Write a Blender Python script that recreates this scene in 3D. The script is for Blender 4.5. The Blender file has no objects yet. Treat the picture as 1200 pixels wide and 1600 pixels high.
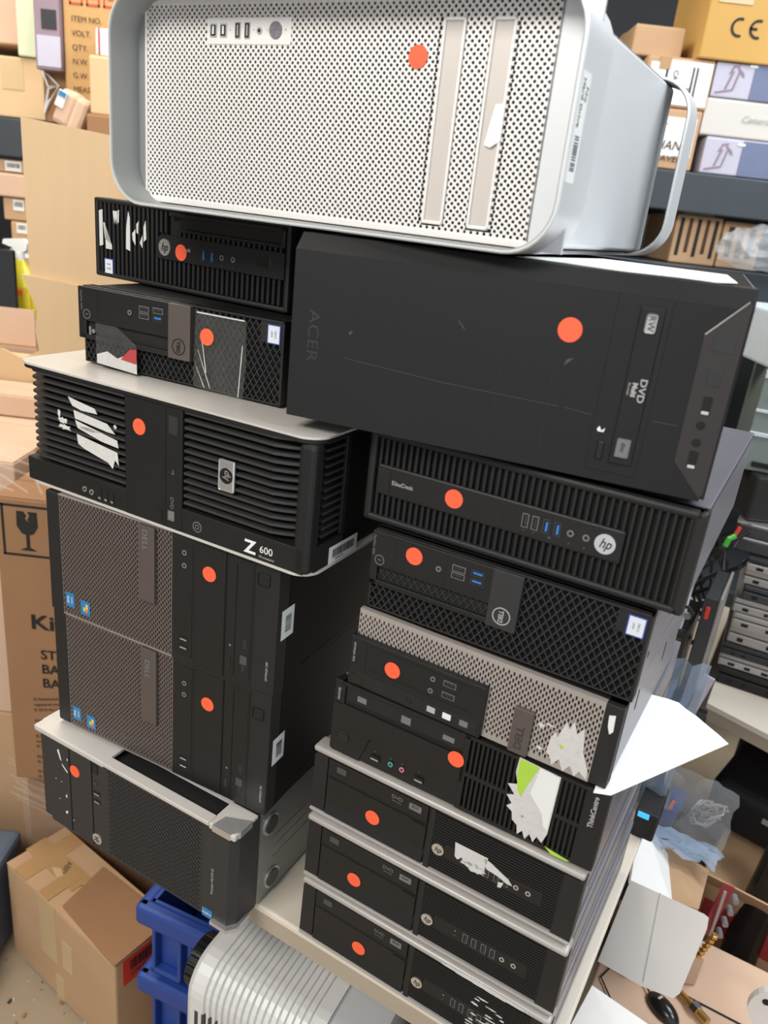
import bpy, bmesh, math, random
from mathutils import Vector, Matrix
random.seed(7)
SC = bpy.context.scene
COL = SC.collection
R = math.radians

# ------------------------------------------------------------------ camera, world, lights
TABLE = 0.75                                     # table top above the floor; world z = 0 is the floor
CAM = Vector((0.05093, -0.77313, 0.91722 + TABLE))
PITCH, ROLL, FPX = 0.371376, 0.112089, 1224.16
F_ = Vector((0, math.cos(PITCH), -math.sin(PITCH)))
R0 = Vector((1, 0, 0)); U0 = Vector((0, math.sin(PITCH), math.cos(PITCH)))
R_ = math.cos(ROLL) * R0 + math.sin(ROLL) * U0
U_ = -math.sin(ROLL) * R0 + math.cos(ROLL) * U0
cd = bpy.data.cameras.new('camera'); cam = bpy.data.objects.new('camera', cd); COL.objects.link(cam)
cam.matrix_world = Matrix(((R_.x, U_.x, -F_.x, CAM.x), (R_.y, U_.y, -F_.y, CAM.y), (R_.z, U_.z, -F_.z, CAM.z), (0, 0, 0, 1)))
cd.sensor_fit = 'VERTICAL'; cd.sensor_height = 36; cd.lens = FPX / 1600 * 36
cd.clip_start = 0.02; cd.clip_end = 60
cd.dof.use_dof = True; cd.dof.focus_distance = 1.0; cd.dof.aperture_fstop = 5.6
SC.camera = cam
SC.view_settings.view_transform = 'Standard'; SC.view_settings.look = 'None'
SC.view_settings.gamma = 1.0; SC.view_settings.use_curve_mapping = False
SC.view_settings.exposure = 0.0

world = bpy.data.worlds.new('world'); SC.world = world; world.use_nodes = True
world.node_tree.nodes['Background'].inputs[0].default_value = (0.90, 0.94, 1.0, 1)
world.node_tree.nodes['Background'].inputs[1].default_value = 0.9

def area(name, loc, target, sx, sy, power, col):
    l = bpy.data.lights.new(name, 'AREA'); l.shape = 'RECTANGLE'; l.size = sx; l.size_y = sy
    l.energy = power; l.color = col
    o = bpy.data.objects.new(name, l); COL.objects.link(o); o.location = loc
    o.rotation_euler = (Vector(target) - Vector(loc)).to_track_quat('-Z', 'Y').to_euler()
    return o
area('ceiling_tubes', (-1.3, -1.5, 3.3), (-0.4, 0.6, 1.0), 1.6, 1.2, 120, (1.0, 0.95, 0.88))
area('ceiling_tubes', (1.9, -0.9, 3.3), (0.3, 0.2, 1.2), 1.2, 1.2, 60, (0.95, 0.97, 1.0))
area('ceiling_tubes', (1.7, 0.6, 3.3), (0.7, 0.5, 0.9), 1.2, 1.6, 70, (0.90, 0.95, 1.0))
area('ceiling_tubes', (-0.9, 1.1, 3.3), (-0.8, 1.0, 1.0), 1.4, 0.8, 60, (1.0, 0.93, 0.82))

# ------------------------------------------------------------------ materials
def lin(h):
    h = h.lstrip('#'); c = [int(h[i:i + 2], 16) / 255 for i in (0, 2, 4)]
    return tuple((x / 12.92 if x <= 0.04045 else ((x + 0.055) / 1.055) ** 2.4) for x in c) + (1,)
MATS = {}
def mat(name, col, rough=0.5, metal=0.0, var=0.08, scale=40, bump=0.0, bscale=300, alpha=1.0, emit=0, spec=0.5, stretch=None, coat=0):
    m = bpy.data.materials.new(name); m.use_nodes = True; nt = m.node_tree; b = nt.nodes['Principled BSDF']
    tc = nt.nodes.new('ShaderNodeTexCoord'); mp = nt.nodes.new('ShaderNodeMapping')
    nt.links.new(tc.outputs['Object'], mp.inputs['Vector'])
    if stretch: mp.inputs['Scale'].default_value = stretch
    nz = nt.nodes.new('ShaderNodeTexNoise'); nz.inputs['Scale'].default_value = scale; nz.inputs['Detail'].default_value = 4
    nt.links.new(mp.outputs['Vector'], nz.inputs['Vector'])
    mx = nt.nodes.new('ShaderNodeMix'); mx.data_type = 'RGBA'
    c = lin(col); lo = tuple(x * (1 - var) for x in c[:3]) + (1,); hi = tuple(min(1, x * (1 + var)) for x in c[:3]) + (1,)
    mx.inputs[6].default_value = lo; mx.inputs[7].default_value = hi
    nt.links.new(nz.outputs['Fac'], mx.inputs[0]); nt.links.new(mx.outputs[2], b.inputs['Base Color'])
    b.inputs['Roughness'].default_value = rough; b.inputs['Metallic'].default_value = metal
    b.inputs['Specular IOR Level'].default_value = spec
    if coat: b.inputs['Coat Weight'].default_value = coat; b.inputs['Coat Roughness'].default_value = 0.15
    if alpha < 1: b.inputs['Alpha'].default_value = alpha
    if emit: b.inputs['Emission Color'].default_value = c; b.inputs['Emission Strength'].default_value = emit
    if bump:
        n2 = nt.nodes.new('ShaderNodeTexNoise'); n2.inputs['Scale'].default_value = bscale; n2.inputs['Detail'].default_value = 5
        nt.links.new(mp.outputs['Vector'], n2.inputs['Vector'])
        bp = nt.nodes.new('ShaderNodeBump'); bp.inputs['Strength'].default_value = bump; bp.inputs['Distance'].default_value = 0.002
        nt.links.new(n2.outputs['Fac'], bp.inputs['Height']); nt.links.new(bp.outputs['Normal'], b.inputs['Normal'])
    MATS[name] = m; return m
BLK = mat('black_plastic', '#1c1c1c', 0.45, spec=.35, var=.15, bump=.15, bscale=900)
BLK2 = mat('black_satin_plastic', '#202020', 0.5, spec=.35, var=.12, bump=.2, bscale=1200)
FACE = mat('tower_black', '#1b1b1c', 0.55, spec=.3, var=.12, scale=14, bump=.2, bscale=1500)
BLKG = mat('black_gloss', '#1c1c1c', 0.22, var=.2)
DARK = mat('dark_inside', '#0b0b0b', 0.8)
DGR = mat('dark_grey_plastic', '#2f2f30', 0.48, spec=.35, var=.1, bump=.15, bscale=900)
PANEL = mat('control_panel_grey', '#312e2e', 0.5, var=.08, spec=.35)
BROWNGR = mat('warm_grey_plastic', '#5d5551', 0.42, metal=.3, var=.08)
MESHD = mat('mesh_warm_grey', '#6e645f', 0.42, metal=.35, var=.08)
MESHL = mat('mesh_light_grey', '#a8a09a', 0.40, metal=.3, var=.06)
SILV = mat('silver_plastic', '#c9c5bf', 0.34, metal=.15, var=.06)
LOUV = mat('louvre_grey', '#343434', 0.4, var=.1)
SILVT = mat('silver_band', '#a9a5a0', 0.36, metal=.15, var=.06)
SILVB = mat('bright_silver', '#d8d8d8', 0.22, metal=.8, var=.1)
ALU = mat('aluminium', '#ebe8e4', 0.42, metal=.25, var=.03, scale=8)
ALUG = mat('aluminium_satin', '#d9dcde', 0.38, metal=.25, var=.05, scale=6)
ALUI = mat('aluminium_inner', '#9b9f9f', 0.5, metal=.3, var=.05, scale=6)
STEEL = mat('grey_steel', '#83828a', 0.36, metal=.35, var=.08, scale=10)
STEELD = mat('dark_steel', '#4b4c4f', 0.36, metal=.6, var=.1, scale=10)
STEELG = mat('galvanised_steel', '#8d9391', 0.35, metal=.7, var=.25, scale=30)
CASEB = mat('black_case_steel', '#0f0f10', 0.5, metal=0, spec=.25, var=.2)
WHITE = mat('white_paper', '#f2f2ef', 0.7, var=.03)
LABEL = mat('label_white', '#dfe2e0', 0.6, var=.03)
TORN = mat('torn_label_paper', '#c9c8c5', 0.8, var=.12, scale=120, bump=.4, bscale=500)
GREEN = mat('lime_print', '#a6cc45', 0.6)
ORANGE = mat('orange_sticker', '#f5613b', 0.6, var=.03)
BLUEP = mat('blue_port', '#2d74c4', 0.4, var=.05)
CHROME = mat('chrome', '#d9d9d9', 0.18, metal=1.0, var=.05)
PINK = mat('pink_port', '#c97f86', 0.4); TEAL = mat('green_port', '#4c9a92', 0.4)
PRINT = mat('grey_print', '#a9a9a9', 0.6, var=.03); PRINTD = mat('dim_print', '#6e6e6e', 0.6, var=.03)
PRINTG = mat('embossed_print', '#2b2b2c', 0.5)
PRINTF = mat('faint_print', '#454546', 0.6, var=.03)
INK = mat('black_ink', '#1c1a19', 0.7, var=.2)
INKB = mat('brown_ink', '#4b3524', 0.8, var=.2)
INKR = mat('red_ink', '#b8453a', 0.7)
BLUESK = mat('sticker_blue', '#2c77ad', 0.35, var=.2, scale=200); NAVYSK = mat('sticker_navy', '#3a4a9c', 0.35)
SKW = mat('sticker_pale', '#d5dbe4', 0.3, var=.08, scale=200); YEL = mat('sticker_yellow', '#e2c04a', 0.4)
RUB = mat('black_rubber', '#1a1a1a', 0.7)
CARD = mat('cardboard', '#bb9976', 0.82, var=.10, scale=9, bump=.15, bscale=120)
CARDL = mat('cardboard_light', '#d2b48c', 0.82, var=.05, scale=6, bump=.15, bscale=90, stretch=(6, 6, .6))
CARDP = mat('cardboard_pinkish', '#cbad95', 0.82, var=.08, scale=9, bump=.1, bscale=100)
CARDO = mat('cardboard_ochre', '#c39a55', 0.8, var=.08, scale=9)
CARDT = mat('cardboard_tan', '#b8925f', 0.82, var=.08, scale=9)
CARDB = mat('cardboard_brown', '#96704f', 0.82, var=.12, scale=7, bump=.15, bscale=90)
CARDW = mat('cardboard_white', '#cbc8c2', 0.75, var=.05, scale=8)
TAPE = mat('brown_tape', '#b18c60', 0.3, var=.08, scale=15)
TAPEL = mat('pale_tape', '#c8ad85', 0.3, var=.08, scale=15)
FILM = mat('stretch_film', '#e6e2da', 0.12, alpha=.09, var=.1, bump=.9, bscale=35)
BAG = mat('clear_bag', '#c8d0d6', 0.12, alpha=.28, var=.1, bump=1.0, bscale=45)
BAGB = mat('blue_tinted_bag', '#9fb4cc', 0.2, alpha=.62, var=.15, bump=1.0, bscale=30)
CTAPE = mat('clear_tape', '#8a8a86', 0.12, alpha=.09, var=.3, bump=.5, bscale=90)
BLUEC = mat('blue_crate_plastic', '#23438f', 0.42, var=.12, scale=12)
ABS = mat('white_abs', '#d3d3d0', 0.35, var=.03, scale=8)
ABSG = mat('grey_white_abs', '#b9bbbb', 0.3, var=.04, scale=8)
TABLEM = mat('table_laminate', '#d8cfc0', 0.38, var=.05, scale=10, bump=.1, bscale=700)
TABLEE = mat('table_edge', '#a79c8a', 0.5, var=.05)
CONC = mat('concrete', '#9c8c76', 0.9, var=.22, scale=5, bump=.6, bscale=60)
WALLD = mat('dark_wall_paint', '#33363a', 0.8, var=.2, scale=3)
WALLM = mat('grey_wall_paint', '#6b655d', 0.85, var=.12, scale=3)
SHELFM = mat('shelf_steel_dark', '#3c4248', 0.5, metal=.3, var=.12, scale=8)
BLUEGREY = mat('blue_grey_plastic', '#5a6577', 0.5, var=.1)
PURP = mat('printed_mauve', '#8c7a86', 0.6, var=.2, scale=10)
PALEGREEN = mat('pale_green_foam', '#ccd2b4', 0.75, var=.05)
YELLIQ = mat('yellow_liquid', '#d8cf3a', 0.25, var=.08); YELLAB = mat('yellow_label', '#c8b92c', 0.4)
LAVW = mat('lavender_card', '#b6b5c6', 0.5, var=.05); NAVY = mat('navy_card', '#666f8e', 0.5, var=.1)
REDM = mat('red_metal', '#8e2f37', 0.4, var=.1); BRASS = mat('brass', '#c9a05b', 0.3, metal=.9)
MAROON = mat('red_print', '#a5393a', 0.6); SKYB = mat('light_blue_panel', '#c3cfd8', 0.4)
OLIVEG = mat('grey_green_steel', '#7e8985', 0.4, metal=.3, var=.1)
TAPET = mat('amber_box_tape', '#a88455', 0.25, alpha=.55)
LIVEBLUE = mat('blue_indicator', '#3fb4e8', 0.4, emit=.8)
GRN = mat('green_clip', '#3fae35', 0.4); REDC = mat('red_clip', '#d8402f', 0.4)
BLACKBAG = mat('black_fabric', '#17171c', 0.7, var=.3, bump=.4, bscale=60)
SILVL = mat('laptop_silver', '#a5a29f', 0.35, metal=.5, var=.08)

# ------------------------------------------------------------------ geometry helpers
class MB:
    """collects shapes in one bmesh; s scales them (0.001 = millimetres)"""
    def __init__(self, s=0.001):
        self.bm = bmesh.new(); self.s = s; self.T = Matrix.Identity(4)
    def _fin(self, n0, m):
        self.bm.faces.ensure_lookup_table()
        for f in self.bm.faces[n0:]: f.material_index = m
    def box(self, x0, x1, y0, y1, z0, z1, m=0, bev=0, seg=2):
        bm = self.bm; s = self.s; n0 = len(bm.faces)
        M = self.T @ Matrix.Translation(Vector(((x0 + x1) / 2 * s, (y0 + y1) / 2 * s, (z0 + z1) / 2 * s))) @ Matrix.Diagonal((abs(x1 - x0) * s, abs(y1 - y0) * s, abs(z1 - z0) * s, 1))
        r = bmesh.ops.create_cube(bm, size=1, matrix=M)
        bm.faces.ensure_lookup_table()
        for f in {f for v in r['verts'] for f in v.link_faces}: f.material_index = m
        if bev:
            es = list({e for v in r['verts'] for e in v.link_edges})
            bmesh.ops.bevel(bm, geom=es, offset=bev * s, segments=seg, affect='EDGES', profile=.5)
        return self
    def prism(self, poly, y0, y1, m=0, axis='y'):
        """polygon in xz extruded along y (axis 'y'), in yz along x ('x'), in xy along z ('z')"""
        s = self.s
        def P(a, b, c):
            v = {'y': (a, c, b), 'x': (c, a, b), 'z': (a, b, c)}[axis]
            return self.T @ (Vector(v) * s)
        A = [self.bm.verts.new(P(a, b, y0)) for a, b in poly]; B = [self.bm.verts.new(P(a, b, y1)) for a, b in poly]
        fs = []
        n = len(poly)
        fs.append(self.bm.faces.new(A)); fs.append(self.bm.faces.new(B[::-1]))
        for i in range(n): fs.append(self.bm.faces.new((A[i], B[i], B[(i + 1) % n], A[(i + 1) % n])))
        for f in fs: f.material_index = m
        return self
    def cyl(self, cx, cz, r, y0, y1, m=0, n=20, axis='y', r2=None):
        pts = [(cx + r * math.cos(2 * math.pi * i / n), cz + (r2 or r) * math.sin(2 * math.pi * i / n)) for i in range(n)]
        return self.prism(pts, y0, y1, m, axis)
    def ring(self, cx, cz, r0, r1, y0, y1, m=0, n=24, axis='y'):
        s = self.s; V = []
        def P(a, b, c):
            v = {'y': (a, c, b), 'x': (c, a, b), 'z': (a, b, c)}[axis]; return self.T @ (Vector(v) * s)
        for r, y in ((r0, y0), (r1, y0), (r1, y1), (r0, y1)):
            V.append([self.bm.verts.new(P(cx + r * math.cos(2 * math.pi * i / n), cz + r * math.sin(2 * math.pi * i / n), y)) for i in range(n)])
        for k in range(4):
            a, b = V[k], V[(k + 1) % 4]
            for i in range(n):
                f = self.bm.faces.new((a[i], a[(i + 1) % n], b[(i + 1) % n], b[i])); f.material_index = m
        return self
    def quad(self, pts, m=0):
        f = self.bm.faces.new([self.bm.verts.new(self.T @ (Vector(p) * self.s)) for p in pts]); f.material_index = m; return self
    def loft(self, rings, m=0, cap=True, closed=True):
        L = [[self.bm.verts.new(self.T @ (Vector(p) * self.s)) for p in r] for r in rings]
        n = len(L[0])
        for a, b in zip(L, L[1:]):
            for i in range(n if closed else n - 1):
                f = self.bm.faces.new((a[i], a[(i + 1) % n], b[(i + 1) % n], b[i])); f.material_index = m
        if cap:
            for r in (L[0], L[-1]):
                f = self.bm.faces.new(r); f.material_index = m
        return self
    def tube(self, pts, r, m=0, n=8, closed=False):
        pts = [Vector(p) for p in pts]; rings = []
        up = Vector((0, 0, 1)); N = len(pts)
        for i, p in enumerate(pts):
            if closed: d = pts[(i + 1) % N] - pts[i - 1]
            else: d = pts[min(i + 1, N - 1)] - pts[max(i - 1, 0)]
            d.normalize(); a = d.cross(up)
            if a.length < .1: a = d.cross(Vector((1, 0, 0)))
            a.normalize(); b = d.cross(a)
            rings.append([p + r * (math.cos(2 * math.pi * k / n) * a + math.sin(2 * math.pi * k / n) * b) for k in range(n)])
        if closed: rings.append(rings[0])
        return self.loft(rings, m, cap=not closed)
    def perf(self, x0, x1, z0, z1, px, pz, hole, y, dep, skip=None, m=0, cols=False):
        """staggered perforated sheet: hole = list of 8 (dx,dz) unit points; real holes with walls"""
        s = self.s; bm = self.bm; T = self.T
        nx = int((x1 - x0) / px); nz = int((z1 - z0) / pz)
        ox = (x1 - x0 - nx * px) / 2; oz = (z1 - z0 - nz * pz) / 2
        def V(x, z, yy): return bm.verts.new(T @ (Vector((z * s, yy * s, x * s)) if cols else Vector((x * s, yy * s, z * s))))
        for r in range(nz):
            st = (r % 2) * px / 2
            za = z0 + oz + r * pz; zb = za + pz
            if r == 0: za0 = z0
            for i in range(nx - (r % 2)):
                xa = x0 + ox + st + i * px; xb = xa + px
                cx, cz = (xa + xb) / 2, (za + zb) / 2
                if skip and skip(cx, cz): continue
                out = [(xb, cz), (xb, zb), (cx, zb), (xa, zb), (xa, cz), (xa, za), (cx, za), (xb, za)]
                O = [V(a, b, y) for a, b in out]
                H = [V(cx + a, cz + b, y) for a, b in hole]
                D = [V(cx + a, cz + b, y + dep) for a, b in hole]
                for k in range(8):
                    k2 = (k + 1) % 8
                    f = bm.faces.new((O[k], O[k2], H[k2], H[k])); f.material_index = m
                    f = bm.faces.new((H[k], H[k2], D[k2], D[k])); f.material_index = m
            # fillers at the ends of every row
            for a, b in ((x0, x0 + ox + st), (x0 + ox + st + (nx - r % 2) * px, x1)):
                if b - a > .01:
                    f = bm.faces.new([V(a, za, y), V(b, za, y), V(b, zb, y), V(a, zb, y)]); f.material_index = m
        for a, b in ((z0, z0 + oz), (z1 - oz, z1)):
            if b - a > .01:
                f = bm.faces.new([V(x0, a, y), V(x1, a, y), V(x1, b, y), V(x0, b, y)]); f.material_index = m
        return self
    def build(self, name, mats, parent=None, smooth=False):
        me = bpy.data.meshes.new(name)
        bmesh.ops.recalc_face_normals(self.bm, faces=self.bm.faces)
        self.bm.to_mesh(me); self.bm.free()
        for m in (mats if isinstance(mats, (list, tuple)) else [mats]): me.materials.append(m)
        if smooth:
            for p in me.polygons: p.use_smooth = True
            try: me.set_sharp_from_angle(angle=R(35))
            except Exception: pass
        o = bpy.data.objects.new(name, me); COL.objects.link(o)
        if parent: o.parent = parent
        return o

def hexh(r, rz=None):
    rz = rz or r
    return [(r * math.cos(math.pi / 4 * k), rz * math.sin(math.pi / 4 * k)) for k in range(8)]
PILL = [(2.7, 0), (2.0, .95), (0, .95), (-2.0, .95), (-2.7, 0), (-2.0, -.95), (0, -.95), (2.0, -.95)]
def pillh(w, h, sl=0):       # upright slot; order starts at +x going counter-clockwise
    P = [(w, 0), (w, h * .7), (0, h), (-w, h * .7), (-w, 0), (-w, -h * .7), (0, -h), (w, -h * .7)]
    return [(a + sl * b, b) for a, b in P]

def tag(o, label, cat, group=None, kind=None):
    o['label'] = label; o['category'] = cat
    if group: o['group'] = group
    if kind: o['kind'] = kind
    return o
def thing(name, label, cat, loc=(0, 0, 0), yaw=0, group=None):
    o = bpy.data.objects.new(name, None); COL.objects.link(o); o.empty_display_size = .05
    o.location = loc; o.rotation_euler = (0, 0, R(yaw)); return tag(o, label, cat, group)
def struct(name, mb, m): 
    o = mb.build(name, m); o['kind'] = 'structure'; return o

def text(name, s, parent, x, z, h, m=None, rot=0, y=-1.0, sx=1.0, shear=0, align='CENTER', bold=0, plane='front', label=None):
    """raised or printed lettering, h = cap height (same unit as the parent builder: mm)"""
    cu = bpy.data.curves.new(name, 'FONT'); cu.body = s; cu.size = h * .001 / .70; cu.align_x = align; cu.align_y = 'CENTER'
    cu.extrude = 0.00008; cu.offset = bold * .001; cu.shear = shear; cu.resolution_u = 3
    cu.materials.append(m or PRINT)
    o = bpy.data.objects.new(name, cu); COL.objects.link(o); o.parent = parent
    if plane == 'front': B = Matrix.Translation(Vector((x, y, z)) * .001) @ Matrix.Rotation(-R(rot), 4, 'Y') @ Matrix.Rotation(R(90), 4, 'X')
    elif plane == 'right': B = Matrix.Translation(Vector((y, x, z)) * .001) @ Matrix.Rotation(R(90), 4, 'Z') @ Matrix.Rotation(R(90), 4, 'X') @ Matrix.Rotation(R(rot), 4, 'Z')
    else: B = Matrix.Translation(Vector((x, z, y)) * .001) @ Matrix.Rotation(R(rot), 4, 'Z')
    o.matrix_local = B @ Matrix.Diagonal((sx, 1, 1, 1))
    if label: o['label'] = label
    return o

# ------------------------------------------------------------------ small parts shared by the computers (mm, front = -y)
def dot(root, x, z, y=-1.2, r=9.6):
    b = MB(); b.cyl(x, z, r, y - .35, y, n=36)
    o = b.build('round_sticker', ORANGE, root); o['label'] = 'round orange sticker'; return o
def usb(root, x, z, vert=True, col=None, y=-.6, w=5.2, h=13):
    if not vert: w, h = h, w
    b = MB(); b.box(x - w / 2 - .8, x + w / 2 + .8, y - .3, y + 1, z - h / 2 - .8, z + h / 2 + .8, 2)
    b.box(x - w / 2, x + w / 2, y - .5, y, z - h / 2, z + h / 2, 1)
    if vert: b.box(x - w * .1, x + w * .32, y - .7, y - .3, z - h * .38, z + h * .38, 0)
    else: b.box(x - w * .38, x + w * .38, y - .7, y - .3, z - h * .1, z + h * .32, 0)
    return b.build('usb_port', [col or DGR, DARK, PRINTD if col is None else STEELD], root)
def usbs(root, x, z, vert=False, y=-.6, w=5.5, h=12):
    """port with a bright metal shell lip"""
    if not vert: W, H = h, w
    else: W, H = w, h
    b = MB(); b.box(x - W / 2, x + W / 2, y - .4, y + 1, z - H / 2, z + H / 2, 1)
    if vert: b.box(x - W / 2 + .6, x + W / 2 - .6, y - .7, y - .3, z - H / 2 + .4, z - H / 2 + 3, 0)
    else: b.box(x - W / 2 + 1, x + W / 2 - 1, y - .7, y - .3, z - H / 2 + .4, z - H / 2 + 2.2, 0)
    return b.build('usb_port', [SILVB, DARK], root)
def jack(root, x, z, y=-.6, r=3.4, ringm=None):
    b = MB(); b.ring(x, z, r * .55, r, y - .6, y + .5, 0); b.cyl(x, z, r * .6, y - .2, y + .3, 1)
    return b.build('audio_jack', [ringm or PRINTD, DARK], root)
def hplogo(root, x, z, r, y=-1.0, rot=0, square=False):
    b = MB()
    if square: b.box(x - 11, x + 11, y, y + 2, z - 18, z + 18, 0, 2); b.cyl(x, z, 9, y - .3, y, 1, 30)
    else: b.cyl(x, z, r, y - .6, y + .6, 0, 36)
    o = b.build('logo_badge', [SILVB, BLKG], root)
    text('logo_letters', 'hp', o, x + (.2), z + .2, r * .95, BLKG if not square else SILVB, rot=rot, y=y - .8, sx=.85, shear=.35, bold=.12)
    return o
def ringlogo(root, x, z, r, y, rot, m=None):
    b = MB(); b.ring(x, z, r - 1, r, y - .6, y, 0, 36); o = b.build('logo_badge', m or PRINT, root)
    text('logo_letters', 'DELL', o, x, z, r * .52, m or PRINT, rot=rot, y=y - .6, sx=.85, bold=.15); return o
def sticker(root, x, z, w, h, kind='intel', y=-.8, rot=0):
    b = MB()
    if kind == 'intel':
        b.box(x - w / 2, x + w / 2, y, y + .5, z - h / 2, z + h / 2, 0, .1); b.box(x - w / 2 + 1.2, x + w / 2 - 1.2, y - .15, y, z - h / 2 + 1.2, z + h / 2 - 1.2, 1)
        o = b.build('processor_sticker', [NAVYSK, SKW], root)
        text('sticker_text', 'intel', o, x - (2.5 if rot else 0), z + (0 if rot else 3), 2.4, PRINTD, rot=rot, y=y - .3)
        text('sticker_text', 'CORE', o, x + (2.5 if rot else 0), z - (0 if rot else 3), 2.2, PRINTD, rot=rot, y=y - .3)
    elif kind == 'blue':
        b.box(x - w / 2, x + w / 2, y, y + .5, z - h / 2, z + h / 2, 0)
        o = b.build('processor_sticker', [BLUESK], root)
        text('sticker_text', 'intel', o, x - 3, z, 4, SKW, rot=rot, y=y - .3, bold=.1)
        text('sticker_text', 'inside', o, x + 3.5, z, 3, SKW, rot=rot, y=y - .3)
    else:
        b.box(x - w / 2, x + w / 2, y, y + .5, z - h / 2, z + h / 2, 0)
        b.box(x + .5, x + 4.5, y - .2, y, z - 1, z + 6, 1); b.box(x - 3.5, x, y - .2, y, z - 5, z + 1, 2); b.box(x + .5, x + 4.5, y - .2, y, z - 6, z - 1.6, 3)
        o = b.build('windows_sticker', [BLUESK, YEL, GREEN, ORANGE], root)
    return o
def torn(root, polys, y=-1.0, m=None, green=None, name='torn_label'):
    b = MB()
    for p in polys: b.prism(p, y - .3, y, 0)
    if green:
        for p in green: b.prism(p, y - .55, y - .3, 1)
    return b.build(name, [m or TORN, GREEN], root)
def jag(x0, x1, z0, z1, seed, amp=4, n=7, side='b'):
    """ragged paper patch: straight top, torn bottom (side b) or torn left/right"""
    rn = random.Random(seed); P = [(x0, z1), (x1, z1)]
    for k in range(n * 2):
        t = 1 - (k + .5) / (n * 2); P.append((x0 + (x1 - x0) * t, z0 + (amp if k % 2 else 0) * rn.uniform(.4, 1.6)))
    return P
def ruggedblob(cx, cz, w, h, seed, n=26, rough=.35):
    rn = random.Random(seed); P = []
    for k in range(n):
        a = 2 * math.pi * k / n; q = 1 + rn.uniform(-rough, rough)
        P.append((cx + w / 2 * q * math.cos(a), cz + h / 2 * q * math.sin(a)))
    return P
def barcode(root, x0, x1, z0, z1, plane, off, seed, name='barcode_label', m=None, vert=True, ink=True, textlines=None):
    """white label with bars. plane 'right': x = depth along y, off = x position; 'front': off = y"""
    rn = random.Random(seed); b = MB()
    def bx(a0, a1, c0, c1, o0, o1, mi):
        if plane == 'right': b.box(o0, o1, a0, a1, c0, c1, mi)
        elif plane == 'front': b.box(a0, a1, -o1, -o0, c0, c1, mi)
        else: b.box(a0, a1, c0, c1, o0, o1, mi)
    bx(x0, x1, z0, z1, off, off + .4, 0)
    if ink:
        W = x1 - x0; H = z1 - z0
        if vert:      # bars run across, stacked along z
            z = z0 + H * .22
            while z < z1 - H * .22:
                t = rn.uniform(.3, 1.2); bx(x0 + W * .3, x1 - W * .22, z, z + t, off + .3, off + .6, 1); z += t + rn.uniform(.4, 1.1)
        else:
            x = x0 + W * .12
            while x < x1 - W * .12:
                t = rn.uniform(.3, 1.2); bx(x, x + t, z0 + H * .35, z1 - H * .2, off + .3, off + .6, 1); x += t + rn.uniform(.4, 1.1)
    return b.build(name, [m or LABEL, INK], root)

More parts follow.
